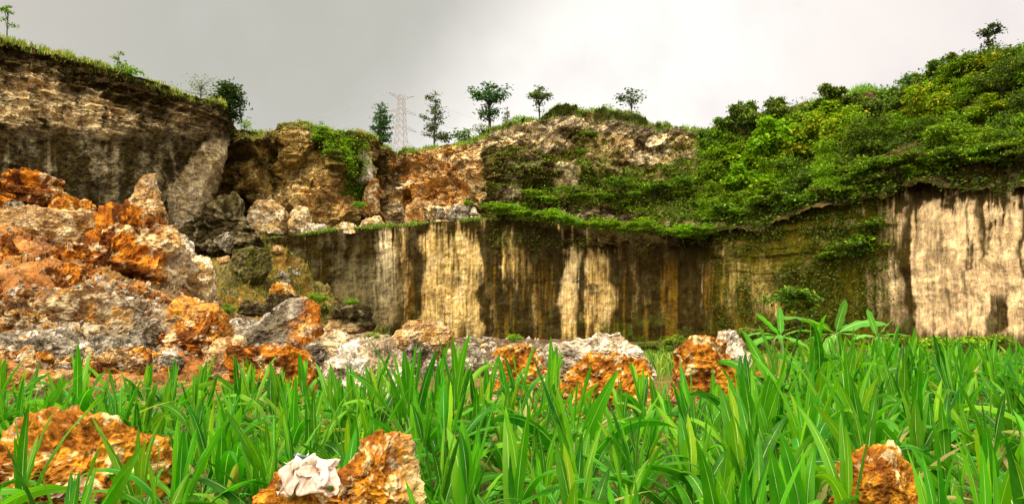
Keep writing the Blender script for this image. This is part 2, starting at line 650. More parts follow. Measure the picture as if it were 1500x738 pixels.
# clean pale limestone between the black run-off stains
xw = px + 9 * wob + 4 * str1 + 4 * rag + 3 * str2
L = np.zeros_like(px)
for (x0, x1, y0, y1, a, e) in [
        (548, 575, 334, 470, .85, 6), (576, 586, 345, 470, .45, 3), (590, 600, 340, 480, .7, 4), (622, 650, 336, 495, .82, 5), (648, 706, 334, 498, .9, 6),
        (733, 744, 345, 412, .9, 3), (748, 760, 345, 415, .75, 4), (762, 772, 352, 415, .55, 4), (712, 722, 440, 495, .45, 4), (776, 786, 430, 495, .4, 4),
        (818, 847, 352, 495, 1.0, 4), (858, 873, 356, 495, .9, 4), (872, 897, 372, 495, .8, 6), (905, 915, 350, 400, .3, 5), (926, 933, 385, 470, .35, 3),
        (950, 956, 400, 480, .22, 3), (975, 982, 420, 480, .2, 3), (1000, 1008, 420, 480, .22, 4), (1025, 1030, 385, 460, .5, 2), (1064, 1082, 350, 470, .55, 7), (1095, 1142, 380, 470, .6, 9),
        (1284, 1331, 272, 345, .85, 14), (1272, 1330, 385, 470, .5, 14), (1342, 1700, 272, 500, 1.0, 6)]:
    e = min(e * 1.7, .5 * (x1 - x0) + 2)
    b = sst(x0 - e, x0 + e, xw) * sst(x1 + e, x1 - e, xw) * sst(y0 - 24, y0 + 24, py + 10 * rag + 26 * str2) * sst(y1 + 30, y1 - 30, py + 16 * rag + 24 * str2)
    L = np.maximum(L, a * b)
L = L + 0.14 * sst(540, 400, px) * sst(.05, .45, rag * .6 + str2 * .5) * sst(330, 350, py)
L = L + 0.10 * sst(.1, .5, str2) * sst(.0, .4, str1)
L = L + brk * 0.36 * sst(0.05, 0.5, rag + 0.35 * wob)
cut = np.zeros_like(px)
for (x0, x1, y0, y1, a, e) in [(1331, 1344, 262, 500, .95, 5), (1417, 1424, 282, 430, .75, 3), (1430, 1444, 272, 390, .85, 5), (1355, 1361, 285, 380, .5, 3), (1463, 1469, 300, 390, .45, 3), (1306, 1311, 280, 400, .6, 3), (1478, 1483, 270, 340, .6, 3), (1402, 1407, 280, 340, .6, 3), (1441, 1447, 330, 420, .5, 5),
                               (1492, 1502, 280, 420, .8, 4), (1378, 1386, 275, 400, .6, 4), (1392, 1399, 370, 490, .5, 4), (1372, 1400, 352, 395, .45, 8),
                               (1446, 1470, 425, 500, .85, 6), (1428, 1440, 425, 470, .6, 6), (1494, 1502, 430, 500, .6, 6), (700, 712, 330, 500, .9, 4),
                               (660, 668, 360, 430, .5, 3), (640, 646, 350, 400, .3, 3)]:
    b = sst(x0 - e, x0 + e, xw) * sst(x1 + e, x1 - e, xw) * sst(y0 - 14, y0 + 14, py + 12 * rag) * sst(y1 + 20, y1 - 20, py + 10 * rag)
    cut = np.maximum(cut, a * b)
cut = np.maximum(cut, 0.5 * sst(.32, .62, str1 + .3 * rag) * sst(1290, 1340, px))
cut = np.maximum(cut, 0.75 * sst(468, 500, py + 14 * rag + 10 * str2) * sst(1300, 1360, px))
cut = np.maximum(cut, 0.55 * sst(.15, .55, str2 + .4 * rag) * sst(1250, 900, px))
cut = np.maximum(cut, .8 * sst(.1, .45, rag + .3 * str2 + .15) * np.exp(-((py - 415 - 10 * wob) / 17.0) ** 2) * sst(650, 700, px) * sst(1000, 940, px))
cut = np.maximum(cut, .8 * sst(.15, .5, rag + .5 * str1) * sst(420, 470, py) * sst(690, 720, px) * sst(830, 800, px))
cut = np.maximum(cut, .85 * sst(300, 282, py + 24 * rag + 22 * str2 - 12) * sst(1270, 1330, px))
str3 = fbm(np.stack([px * 0.42, py * 0.02, px * 0], -1), 51, 2, 0.6)
cut = np.maximum(cut, .62 * sst(.0, .45, str3 + .6 * str2 + .2 * rag) * sst(1240, 1180, px) * sst(590, 615, px))
calm = 1 - .65 * sst(1270, 1340, px)
L = L * (1 - cut)
L = np.clip(sst(.02, .88, L + ((0.26 * str2 + 0.24 * str3) * calm + 0.16 * rag) * sst(.02, .25, L)) * (.84 + .30 * str3 * calm + .26 * rag), 0, 1)
L = L * (1 - .55 * blobs(px, py, [(1180, 350, 140, 90, 1)]))
dk = lerp(DARK, GREYD, sst(-.3, .6, rag + .5 * str2) * (0.35 + 0.65 * sst(560, 480, px)))
dk = lerp(dk, np.broadcast_to(OLIVE * 1.15, dk.shape), sst(1020, 1090, px) * sst(1330, 1270, px) * 0.75)
dk = lerp(dk, np.broadcast_to(MOSS * 0.9, dk.shape), sst(0.1, .5, rag + .4 * wob) * sst(440, 500, py) * 0.6)
dk = lerp(dk, np.broadcast_to(OCHRE * 0.75, dk.shape), np.clip(sst(.2, .7, str2 + .5 * str1) * sst(350, 420, py) * 0.16 * sst(1200, 1000, px), 0, 1))
lt = lerp(CREAM, PINK, sst(1150, 1320, px))
lt = lerp(lt, np.broadcast_to(PALE, lt.shape), np.maximum(blobs(px, py, [(556, 400, 24, 75, 1), (833, 400, 18, 70, .5)]), sst(.1, .6, rag) * .4))
lt = lerp(lt, np.broadcast_to(OCHRE * 1.1, lt.shape), sst(0.0, .6, wob + .4 * str1) * sst(1250, 1050, px) * .22)
C = lerp(dk, lt, L)
C = lerp(C, np.broadcast_to(GREYD * 1.9, C.shape), flow * 0.7)
LW.mossy = sst(1040, 1080, px) * sst(1330, 1260, px) * sst(-.35, .25, wob + .6 * rag + .3)
tag(LW.build('cliff', C, M_WALL, (0.10, 0.10, 0.03)), 'sawn lower quarry wall, pale limestone streaked with black run-off stains', 'cliff', kind='structure')

# ---- left cliff
LC = Sheet([(-260, 38, 39, -20, -1), (-60, 44, 45, 44, -1), (0, 46, 47, 57, -1), (40, 47.5, 48.5, 66, -1), (75, 48.5, 49.5, 74, -1), (100, 49.3, 50.2, 86, -1), (130, 50, 51, 92, -1),
            (200, 53, 53.5, 113, -1), (260, 56, 56.5, 136, -1), (318, 60, 60.5, 150, -1), (327, 61.5, 61.5, 153, -1), (333, 68, 68, 172, -1), (338, 75, 75, 195, -1)],
           0.95, 240, shift=lambda p, v: -2.0 * sst(215, 300, p) * sst(0.86, 0.62, v) - 2.6 * sst(240, 300, p) * sst(0.66, 0.2, v))
P, px, py = LC.P, LC.ppx, LC.ppy
wob = fbm(np.stack([px * 0.02, py * 0.03, px * 0], -1), 141, 4)
rag = fbm(P * 1.0, 145, 5, 0.62)
str2 = fbm(np.stack([px * 0.10, py * 0.012, px * 0], -1), 131, 3, 0.6)
rel = py - np.interp(px, LC.c[:, 0], LC.c[:, 3])            # pixels under the rim
f1, f2, cid = worley(P * np.array([.7, .7, 1.3]) + 0.4 * fbm(P * .6, 7, 2)[..., None], 150)
zone = sst(128, 95, rel + 14 * wob) if True else 0
zone = sst(205, 178, py + 10 * wob)                          # chunky bedded upper part, sheer below
d = 0.5 * fbm(P * 0.14, 101, 3) + zone * (0.16 * strata(P, 104, 1.5) + 0.14 * strata(P, 114, 3.6) + 0.25 * (cid - .5) + 0.34 * ridged(P * 1.9, 106, 4)) \
    + blobs(px, py, [(285, 290, 55, 100, 1)]) * (1 - zone) * (.45 * ridged(P * np.array([.7, .7, .4]), 171, 4) + .2 * ridged(P * 1.8, 172, 3)) + (1 - zone) * (0.28 * ridged(P * np.array([.3, .3, .22]), 107, 4) + 0.10 * fbm(P * 1.3, 108, 4) - 0.1)
d = d + 0.2 * zone * sst(260, 320, px)
h1, h2, hid = worley(P * np.array([1.5, 1.5, 2.6]) + 0.4 * fbm(P * 1.2, 7, 2)[..., None], 159)
d = d + (.22 * zone + .07) * (hid - .5) + .10 * fbm(P * 2.6, 163, 3)
LC.displace(d)
crn = fbm(P * np.array([1.1, 1.1, 3.6]), 149, 4, .65)
L = sst(30, 66, rel + 18 * wob + 14 * rag) * sst(206, 176, py + 10 * wob) * np.clip(0.98 + 1.4 * crn + .6 * rag, 0, 1)
L = L * (1 - .5 * sst(.1, .5, str2 * .8 + .3 * wob)) * (1 - .25 * sst(150, 300, px))
L = L * 1.1 + (0.15 * sst(.25, .6, rag) + .16 * sst(.1, .5, str2)) * sst(190, 220, py)
face = sst(0, 10, px - (298 - np.clip((py - 205) * 0.95, 0, 62)) + 6 * rag) * sst(200, 214, py) * sst(430, 380, py)      # freshly broken pale end of the cliff
L = np.maximum(L, face * (0.92 + .3 * rag))
L = np.clip(L, 0, 1)
dk = lerp(DARK * 1.7, GREYD * 1.25, sst(-.3, .5, rag + .4 * str2) * sst(150, 215, py))
dk = lerp(dk, np.broadcast_to(np.array((.075, .05, .02)), dk.shape), sst(.1, .5, wob) * sst(60, 20, rel))
lt = lerp(CREAM * .6 + PALE * .4, OCHRE, sst(.2, .6, wob + .4 * rag) * .3 * (1 - face))
lt = lerp(lt, np.broadcast_to(PALE * 1.1, lt.shape), np.maximum(face * .8, .4 * sst(.1, .5, rag)))
C = lerp(dk, lt, L)
C = lerp(C, np.broadcast_to((.14, .17, .03), C.shape), sst(10, 2, rel) * .8)
tag(LC.build('cliff', C, M_BED, (0.13, 0.17, 0.03)), 'left cliff with bedded ochre upper layers over a sheer dark grey face', 'cliff', kind='structure')

# ---- recess in the middle left
RC = Sheet([(268, 66, 69, 176, 3), (320, 68, 70.5, 181, 4), (345, 69, 71, 186, 4), (368, 68.5, 70.5, 190, 5), (380, 66, 69.5, 192, 5), (440, 65.5, 69, 193, 5.5), (490, 66, 69.3, 197, 6), (508, 66.8, 69.8, 198, 6.5),
            (520, 70, 71.5, 194, 7), (545, 71, 72, 199, 7), (556, 73.5, 74.5, 212, 7)], 1.1, 190)
P, px, py = RC.P, RC.ppx, RC.ppy
rag = fbm(P * 1.0, 245, 5, 0.62)
wob = fbm(P * .25, 246, 3)
f1, f2, cid = worley(P * np.array([.33, .33, .33]) + 0.5 * fbm(P * .4, 7, 2)[..., None], 250)
g1, g2, gid = worley(P * np.array([.9, .9, 1.3]) + 0.4 * fbm(P * .9, 7, 2)[..., None], 255)
d = 1.5 * (cid - .5) + 0.5 * fbm(P * 0.2, 201, 3) + 0.35 * (gid - .5) + 0.4 * ridged(P * .8, 206, 4) + .2 * ridged(P * 2.2, 207, 3) + .25 * strata(P, 204, 1.2)
h1, h2, hid = worley(P * np.array([1.7, 1.7, 2.6]) + 0.4 * fbm(P * 1.2, 7, 2)[..., None], 259)
d = d + .22 * (hid - .5) + .10 * fbm(P * 2.6, 263, 3)
bulge = blobs(px, py, [(430, 250, 75, 60, 1)])
hollow = blobs(px, py, [(320, 250, 30, 60, 1), (398, 262, 26, 40, .8)])
d = d + 1.8 * bulge - 1.5 * hollow
RC.displace(d)
L = blobs(px, py, [(405, 305, 32, 24, .7), (440, 320, 20, 40, 1.0), (480, 305, 34, 34, .62), (325, 262, 22, 32, .55), (340, 275, 12, 40, .7), (530, 250, 16, 42, .95), (452, 212, 12, 14, .6), (460, 270, 30, 12, .35)])
L = np.clip(L * (0.95 + .7 * rag) + .22 * sst(.2, .6, rag) * sst(.0, .4, wob + .3), 0, 1)
dk = lerp(DARK * 1.7, np.array((.26, .17, .045)), sst(-.25, .45, rag + .5 * wob))
lt = lerp(CREAM, OCHRE * 1.25, blobs(px, py, [(480, 305, 40, 40, .45), (330, 262, 25, 40, .2)]))
C = lerp(dk, lt, L)
top = sst(222, 205, py + 8 * rag)
C = lerp(C, np.broadcast_to((.15, .14, .03), C.shape), top * .6)
gv = sst(0, 16, (px - 455) - (py - 205) * 0.55 + 10 * wob) * sst(0, 14, 545 - px + (py - 200) * .0) * sst(305, 285, py) * sst(0, 14, (py - 205) * 1.1 - (px - 520) + 8 * rag)
RC.mossy = gv
C = lerp(C, np.broadcast_to(MOSS, C.shape), gv * .8)
tag(RC.build('cliff', C, M_CLIFF, (0.15, 0.16, 0.03)), 'recessed brown cliff with a grassy rim between the left cliff and the orange alcove', 'cliff', kind='structure')

# ---- orange alcove
AL = Sheet([(505, 72, 73, 205, 7), (548, 72.8, 74, 212, 7), (565, 73, 74.5, 216, 7), (590, 73.4, 75, 223, 7), (610, 73.4, 75, 222, 7), (640, 73, 74.5, 214, 7), (670, 72.3, 74, 208, 7), (700, 71.5, 73, 199, 7),
            (720, 70, 72, 190, 7), (740, 69, 72, 188, 7)], 1.15, 170)
P, px, py = AL.P, AL.ppx, AL.ppy
rag = fbm(P * 1.1, 345, 5, 0.62)
wob = fbm(P * .3, 346, 3)
f1, f2, cid = worley(P * np.array([.45, .45, .6]) + 0.5 * fbm(P * .5, 7, 2)[..., None], 350)
g1, g2, gid = worley(P * np.array([1.2, 1.2, 1.7]) + 0.4 * fbm(P * .9, 7, 2)[..., None], 355)
d = 1.1 * (cid - .5) + 0.5 * fbm(P * 0.25, 301, 3) + 0.5 * (gid - .5) + 0.35 * ridged(P * 1.0, 306, 4) + .2 * ridged(P * 2.6, 307, 3) + .25 * strata(P, 304, 1.3)
h1, h2, hid = worley(P * np.array([2.2, 2.2, 3.0]) + 0.4 * fbm(P * 1.2, 7, 2)[..., None], 359)
d = d + .22 * (hid - .5) + .10 * fbm(P * 2.8, 363, 3)
d = d - 1.2 * blobs(px, py, [(655, 285, 36, 22, 1), (575, 250, 24, 30, .8), (597, 300, 8, 18, 1)])
AL.displace(d)
C = lerp(OCHRE * .95 + .02, CREAM * .8 + PALE * .15, sst(-.35, .35, rag + .5 * (gid - .5)))
C = lerp(C, np.broadcast_to(RUST, C.shape), sst(.0, .45, wob + .5 * rag + .25 * blobs(px, py, [(570, 245, 28, 35, 1), (660, 280, 40, 30, .8)])) * .45)
C = lerp(C, np.broadcast_to(GREYD * 1.2, C.shape), sst(.0, .4, fbm(P * .5, 377, 4)) * .7)
C = lerp(C, np.broadcast_to(PALE, C.shape), np.clip(blobs(px, py, [(640, 320, 70, 20, .7), (580, 315, 20, 18, .8), (700, 245, 14, 40, .5), (590, 268, 20, 8, .7), (668, 235, 30, 10, .5)]) * (1 + .8 * rag), 0, 1))
C = lerp(C, np.broadcast_to((.12, .15, .025), C.shape), sst(10, 0, py - np.interp(px, AL.c[:, 0], AL.c[:, 3]) + 4 * rag) * .8)
tag(AL.build('cliff', C, M_CLIFF, (0.13, 0.16, 0.03)), 'broken orange and ochre cliff in the alcove above the wall', 'cliff', kind='structure')

# ---- overgrown upper cliff in the centre
UC = Sheet([(706, 76, 77, 195, 7), (716, 72, 74, 192, 7), (722, 67.5, 71, 189, 7), (760, 67.3, 72, 181, 7), (800, 67, 73, 173, 7), (850, 66.5, 74, 168, 7), (900, 66, 74, 168, 7), (950, 65.4, 73, 174, 7), (1000, 64.5, 72, 186, 7),
            (1035, 63.6, 70, 199, 7), (1050, 63.2, 70, 206, 7), (1075, 62.5, 71, 215, 7)], 1.0, 190)
P, px, py = UC.P, UC.ppx, UC.ppy
rag = fbm(P * 1.0, 445, 5, 0.62)
wob = fbm(P * np.array([.22, .22, .5]), 446, 4)
g1, g2, gid = worley(P * np.array([.8, .8, 1.3]) + 0.4 * fbm(P * .9, 7, 2)[..., None], 455)
d = 0.7 * fbm(P * 0.2, 401, 3) + 0.5 * (gid - .5) + 0.35 * ridged(P * .9, 406, 4) + .2 * ridged(P * 2.4, 407, 3) + .35 * strata(P, 404, 1.0) + .5 * sst(.1, .5, fbm(P * np.array([.15, .15, .8]), 409, 3))
h1, h2, hid = worley(P * np.array([1.9, 1.9, 2.8]) + 0.4 * fbm(P * 1.2, 7, 2)[..., None], 459)
d = d + .24 * (hid - .5) + .12 * fbm(P * 2.8, 463, 3)
d = d - 1.3 * blobs(px, py, [(938, 211, 7, 5, 1)])
UC.displace(d)
band = blobs(px, py, [(770, 200, 50, 12, 1), (740, 212, 20, 10, .9), (830, 185, 30, 10, .85), (870, 195, 20, 22, .5), (910, 210, 22, 14, .85), (960, 208, 22, 8, .9), (935, 232, 26, 10, .9), (980, 230, 24, 14, .7),
                      (1010, 215, 22, 10, .8), (960, 262, 24, 8, .7), (830, 262, 20, 30, .6), (890, 252, 20, 14, .55), (1010, 258, 20, 14, .55), (1000, 318, 40, 22, .28), (850, 320, 60, 10, .2), (745, 290, 20, 30, .15), (1020, 238, 16, 20, .6), (800, 215, 40, 10, .4), (770, 240, 30, 12, .25), (890, 225, 40, 12, .45)])
crn = fbm(P * np.array([1.3, 1.3, 2.2]), 449, 4, .65)
L = np.clip(band * (0.75 + 1.3 * crn + .8 * rag) + .10 * sst(.2, .6, rag), 0, 1)
dk = lerp(DARK * 2.0, OLIVE * 1.3 + np.array((.02, .008, .004)), sst(-.3, .4, wob + .5 * rag))
dk = lerp(dk, np.broadcast_to(MOSS, dk.shape), sst(.0, .5, wob + .4 * rag) * sst(190, 240, py) * .7)
dk = lerp(dk, np.broadcast_to((.16, .12, .075), dk.shape), sst(860, 900, px) * sst(215, 190, py) * .8)
C = lerp(dk, lerp(PALE * .95, CREAM, sst(-.3, .4, wob)), L)
UC.mossy = np.clip((sst(-.25, .25, wob + .35 * rag) * sst(195, 250, py) + .9 * sst(262, 285, py) * sst(325, 300, py) * sst(-.5, 0, wob) + .7 * sst(830, 790, px) * sst(215, 235, py) * sst(-.6, 0, wob + .5 * rag) + blobs(px, py, [(850, 215, 22, 35, .8), (1020, 300, 40, 40, 1)])) * (1 - .8 * band), 0, 1)
C = lerp(C, np.broadcast_to((.10, .14, .02), C.shape), sst(9, 1, py - np.interp(px, UC.c[:, 0], UC.c[:, 3]) + 4 * rag) * .8)
tag(UC.build('cliff', C, M_CLIFF, (0.10, 0.14, 0.02)), 'overgrown upper cliff with patchy pale rock below a bushy crest', 'cliff', kind='structure')

# ---- wooded hillside on the right
HL = Sheet([(990, 63.5, 73, 200, 8), (1040, 62, 72.5, 190, 8), (1100, 60, 72, 172, 8), (1160, 58, 71, 158, 9), (1250, 55, 69, 150, 10), (1330, 52.5, 66, 135, 10), (1400, 50.5, 62, 116, 9.5),
            (1440, 49.3, 60, 92, 9.2), (1470, 48.5, 58, 86, 9), (1500, 47, 57, 82, 9), (1720, 40, 50, 40, 8)], 0.55, 130)
P, px, py = HL.P, HL.ppx, HL.ppy
rag = fbm(P * .9, 545, 5, 0.6)
HL.displace(1.2 * fbm(P * .16, 501, 3) + .5 * ridged(P * .5, 502, 4) + .2 * rag)
C = lerp(OLIVE * .8, np.array((.13, .085, .035)), sst(-.2, .5, rag))
C = lerp(C, np.broadcast_to((.17, .085, .04), C.shape), blobs(px, py, [(1480, 108, 40, 20, 1)]))
C = lerp(C, np.broadcast_to(PINK * .8, C.shape), np.clip(blobs(px, py, [(1302, 200, 14, 24, 1), (1450, 195, 14, 26, .5)]) * (.7 + rag), 0, 1))
HL.mossy = np.clip(1 - 1.2 * blobs(px, py, [(1480, 105, 40, 16, 1), (1302, 200, 14, 24, 1), (1450, 200, 12, 24, 1)]), 0, 1)
tag(HL.build('hillside', C, M_CLIFF, (0.06, 0.09, 0.015)), 'steep green wooded hillside above the right wall', 'hillside', kind='structure')

# ---- grassy scree in the middle left, and the rubble bank
TL = Sheet([(225, 36, 63, 318, -.6), (300, 37, 66.5, 325, -.6), (380, 40, 66, 336, -.6), (410, 43, 60, 356, -.6), (445, 46, 58.5, 392, -.6), (480, 50, 58.6, 425, -.6), (520, 54, 60, 462, -.6), (552, 57, 61, 492, -.6), (570, 60, 63, 505, -.6)],
           0.8, 130, back=((1.2, 0.0), (3.5, .1)))
P, px, py = TL.P, TL.ppx, TL.ppy
rag = fbm(P * .9, 645, 5, .6)
t1, t2, tid = worley(P * .55 + .3 * fbm(P, 7, 2)[..., None], 655)
TL.displace(.8 * fbm(P * .25, 601, 3) + .5 * ridged(P * .6, 602, 4) + .45 * (tid - .5) + .2 * rag)
C = lerp(np.array((.15, .10, .025)), np.array((.07, .058, .012)), sst(-.3, .4, rag))
C = lerp(C, np.broadcast_to(OCHRE * .6, C.shape), .5 * sst(.1, .5, fbm(P * .4, 613, 4)))
C = lerp(C, np.broadcast_to((.19, .14, .05), C.shape), sst(.1, .6, fbm(P * .5, 609, 3)) * .6)
TL.mossy = sst(-.1, .3, fbm(P * .3, 611, 3) + .2) * sst(300, 330, px) * sst(345, 365, py)
tag(TL.build('slope', C, M_SOIL, (.13, .13, .03)), 'grassy scree slope below the recessed cliff', 'slope', kind='structure')

BK = Sheet([(-200, 14.5, 30, 245, -.3), (0, 14.5, 32, 282, -.3), (80, 14.5, 33, 302, -.3), (150, 14.5, 33, 318, -.3), (200, 15, 34, 345, -.3), (245, 15, 34, 385, -.3), (290, 15.5, 34, 432, -.3), (340, 16, 37, 462, -.3),
            (430, 17, 41, 480, -.3), (520, 18, 44, 488, -.3), (620, 19, 47, 491, -.3), (720, 20, 50, 495, -.3), (800, 21, 54, 499, -.3), (880, 23, 58, 501, -.5)], 0.75, 230, back=((1.5, -.4), (5, -2.5)))
P, px, py = BK.P, BK.ppx, BK.ppy
rag = fbm(P * 1.6, 745, 5, .6)
g1, g2, gid = worley(P * 1.3 + .3 * fbm(P * 1.5, 7, 2)[..., None], 755)
low = sst(330, 420, px)
BK.displace((.45 * fbm(P * .35, 701, 3) + .3 * (gid - .5) + .2 * ridged(P * 1.2, 702, 4)) * (1 - .6 * low))
oran = sst(-.1, .3, fbm(P * .3, 711, 4) + .15) * (1 - .75 * low)
C = lerp(np.array((.19, .13, .07)), np.array((.31, .24, .15)), sst(0, .5, rag))
C = lerp(C, np.broadcast_to((.33, .11, .014), C.shape), oran * .72)
C = lerp(C, np.broadcast_to((.12, .07, .025), C.shape), sst(.2, .6, fbm(P * .8, 712, 4)) * .7)
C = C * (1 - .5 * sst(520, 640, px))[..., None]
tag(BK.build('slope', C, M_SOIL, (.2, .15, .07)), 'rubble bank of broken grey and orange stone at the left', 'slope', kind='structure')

# ------------------------------------------------------------------ boulders
_ico = {}


def ico(sub):
    if sub not in _ico:
        bm = bmesh.new()
        bmesh.ops.create_icosphere(bm, subdivisions=sub, radius=1.0)
        V = np.array([v.co[:] for v in bm.verts])
        T = np.array([[v.index for v in f.verts] for f in bm.faces])
        bm.free()
        _ico[sub] = (V, T)
    return _ico[sub]


#            main colour          dark patches         pale patches        dark  pale
KINDS = {
    'orange': ((.43, .14, .014), (.12, .036, .008), (.52, .36, .18), .36, .25),
    'amber': ((.48, .185, .018), (.26, .085, .012), (.60, .43, .20), .30, .24),
    'mixed': ((.30, .135, .03), (.12, .06, .022), (.38, .28, .16), .36, .30),
    'grey': ((.23, .19, .135), (.10, .078, .048), (.38, .32, .235), .36, .30),
    'white': ((.52, .43, .31), (.30, .22, .13), (.64, .57, .46), .32, .36),
    'tan': ((.38, .23, .095), (.24, .11, .03), (.48, .34, .18), .36, .32),
    'cream': ((.52, .35, .15), (.30, .18, .07), (.62, .50, .32), .32, .36),
    'dark': ((.065, .047, .018), (.03, .022, .008), (.13, .10, .05), .36, .28),
    'moss': ((.11, .09, .032), (.065, .06, .012), (.19, .15, .07), .40, .28),
}


def rock_shape(size, seed, sub=5, kind='orange', rough=1.0, block=3.4, peak=0.0, lean=(0, 0), planes=13, bed=0.0, patches=(), grain=1.0, tilt=0.0):
    rng = np.random.default_rng(seed)
    V, T = ico(sub)
    p = V / (np.abs(V) ** block).sum(1)[:, None] ** (1 / block)
    for k in range(planes):
        n = rng.normal(size=3)
        n[2] = abs(n[2]) * .8
        n /= np.linalg.norm(n)
        off = rng.uniform(.62, .95)
        e = np.maximum(p @ n - off, 0)
        p = p - e[:, None] * n
    p = p + .12 * np.stack([fbm(V * 1.1 + seed, seed + i, 2) for i in range(3)], -1)
    if peak:
        k = 1 - peak * np.clip((p[:, 2] + .6) / 1.6, 0, 1)
        p[:, 0] = p[:, 0] * k
        p[:, 1] = p[:, 1] * k
    p[:, 0] += lean[0] * np.maximum(p[:, 2] + .5, 0)
    p[:, 1] += lean[1] * np.maximum(p[:, 2] + .5, 0)
    if tilt:
        c_, s_ = math.cos(tilt), math.sin(tilt)
        p = np.stack([p[:, 0] * c_ - p[:, 2] * s_, p[:, 1], p[:, 0] * s_ + p[:, 2] * c_], -1)
    p = (p - (p.max(0) + p.min(0)) / 2) / (p.max(0) - p.min(0)) * np.array(size)
    ms = float(np.mean(size))
    q = p / ms + seed * 3.7
    nrm = p / (np.array(size) ** 2)
    nrm /= np.linalg.norm(nrm, axis=1)[:, None] + 1e-9
    f1, f2, cid = worley(q * 3.0 + .35 * fbm(q * 3, seed, 2)[..., None], seed)
    g1, g2, gid = worley(q * 7.0 + .35 * fbm(q * 7, seed, 2)[..., None], seed + 5)
    d = .06 * fbm(q * 2.2, seed, 3) + .055 * (cid - .5) + .036 * (gid - .5) + .035 * ridged(q * 5, seed + 2, 3) + .022 * ridged(q * 12, seed + 4, 3) + .012 * fbm(q * 30, seed + 3, 2)
    e1, e2, eid = worley(q * np.array([14, 14, 22.0]) + .35 * fbm(q * 9, seed, 2)[..., None], seed + 8)
    d = d + .022 * (eid - .5)
    if bed:
        d = d + bed * .07 * strata(q * 3.2, seed, 2.2)
    p = p + nrm * (d * rough * ms)[:, None]
    A, B, Cc, wB, wC = KINDS[kind]
    m1 = fbm(q * 3.4 * grain, seed + 11, 5, .65)
    m2 = fbm(q * 4.6 * grain, seed + 12, 5, .65)
    C = lerp(A, B, sst(.42 - wB, .62 - wB, m1 * .9 + .25))
    C = lerp(C, np.broadcast_to(np.array(Cc), C.shape), sst(.60 - wC, .72 - wC, m2 * .9 + .1 + .25 * (gid - .5)))
    for (dirv, thr, kind2, amt) in patches:
        A2, B2, C2, _, _ = KINDS[kind2]
        dv = np.array(dirv, float)
        if abs(dv[0]) + abs(dv[2]) > 0:
            dv[1] = 0
        dv /= np.linalg.norm(dv)
        w_ = sst(thr - .22, thr + .22, (p / np.array(size) * 2) @ dv + .35 * m1)
        c2 = lerp(A2, B2, sst(.1, .4, m2))
        c2 = lerp(c2, np.broadcast_to(np.array(C2), c2.shape), sst(.15, .4, m1))
        C = lerp(C, c2, w_ * amt)
    return p, T, C


def rock(label, cat, px0, px1, py0, py1, Y, kind, seed, depth=0.8, name='boulder', mat=None, sink=.22, **kw):
    """boulder filling the pixel box px0..px1, py0..py1 at depth Y; its foot goes on into the ground"""
    wd = (px1 - px0) / F * Y
    hh = (py1 - py0) / F * Y
    hfull = hh * (1 + sink)
    c = at((px0 + px1) / 2, (py0 + py1) / 2, Y)
    sub = kw.pop('sub', 5)
    p, T, C = rock_shape((wd, wd * depth, hfull), seed, sub, kind, **kw)
    o = mesh_obj(name, p, T, mat or M_ROCK, None, C, None, False)
    o.location = (float(c[0]), float(c[1]), float(c[2] - hh * sink / 2))
    tag(o, label, cat)
    ROCKS.append((float(c[0]), float(Y), wd / 2))
    return o


ROCKS = []
B = 'boulder'
# foreground, among the maize
rock('broad amber orange boulder with white chips at its foot in the left maize', B, -14, 232, 604, 740, 5.6, 'amber', 11, .55, sub=6, block=2.6, planes=6, grain=2.2, patches=[((0, -.4, -1), .5, 'white', .9)])
rock('craggy orange boulder with a cream right edge beside the crumpled plastic', B, 492, 616, 637, 770, 3.9, 'amber', 23, .8, sub=6, block=2.6, planes=9, rough=1.15, grain=2.2, patches=[((1, -.2, .15), .72, 'cream', .95), ((-.1, -.7, -1), .25, 'cream', .8)])
rock('low orange and cream boulder carrying the crumpled plastic in the maize', B, 372, 502, 690, 790, 3.8, 'amber', 37, .85, sub=6, block=2.4, planes=6, grain=1.4, patches=[((.2, -.8, -.6), .3, 'cream', .8)])
rock('small orange boulder half hidden by maize at the lower right', B, 1224, 1352, 656, 760, 4.5, 'amber', 41, .8, sub=6, block=2.4, tilt=.35, grain=1.4)
rock('crumbling orange boulder with pale lumps left of the long white slab', B, 714, 812, 508, 606, 12.0, 'amber', 53, .9, sub=6, block=3.6, planes=6, rough=1.15, grain=2.0, patches=[((.5, -.5, -.5), .35, 'cream', .75), ((-1, -.2, -.3), .75, 'cream', .9)])
rock('long grey white limestone slab topping the orange boulder before the wall', B, 808, 952, 486, 548, 13.2, 'white', 59, .6, sub=6, block=3.6, planes=7, bed=1.0, patches=[((-.3, -1, -.3), .2, 'grey', .8)])
rock('wide rust orange boulder under the long white slab', B, 812, 950, 518, 610, 12.2, 'amber', 61, .55, sub=6, block=3.6, planes=6, rough=1.1, grain=2.0, patches=[((.1, -.6, -.8), .45, 'cream', .7)])
rock('orange boulder speckled cream beside a pale rock near the banana plants', B, 978, 1092, 496, 600, 11.5, 'amber', 67, .8, sub=6, block=3.2, planes=6, rough=1.15, grain=1.8, patches=[((-.2, -.4, -1), .5, 'orange', .8)])
rock('pale pinkish rock leaning on the right orange boulder', B, 1038, 1098, 488, 545, 11.9, 'white', 71, .8, block=3.0, planes=6, rough=1.2, tilt=.3)
rock('low orange rock with white chips below the banana plants', B, 1085, 1150, 545, 600, 11.0, 'amber', 73, .9, rough=1.2, grain=1.6)
rock('small white rock between the banana plants and the maize', B, 1172, 1206, 535, 572, 12.5, 'white', 79, .9)
rock('white and orange rock in the maize right of the banana plants', B, 1430, 1475, 545, 600, 11.5, 'mixed', 83, .9, rough=1.2)
rock('sandy pink flat rock at the left edge behind the maize', B, -30, 112, 545, 580, 10.5, 'tan', 89, .7, block=3.4, bed=.6)
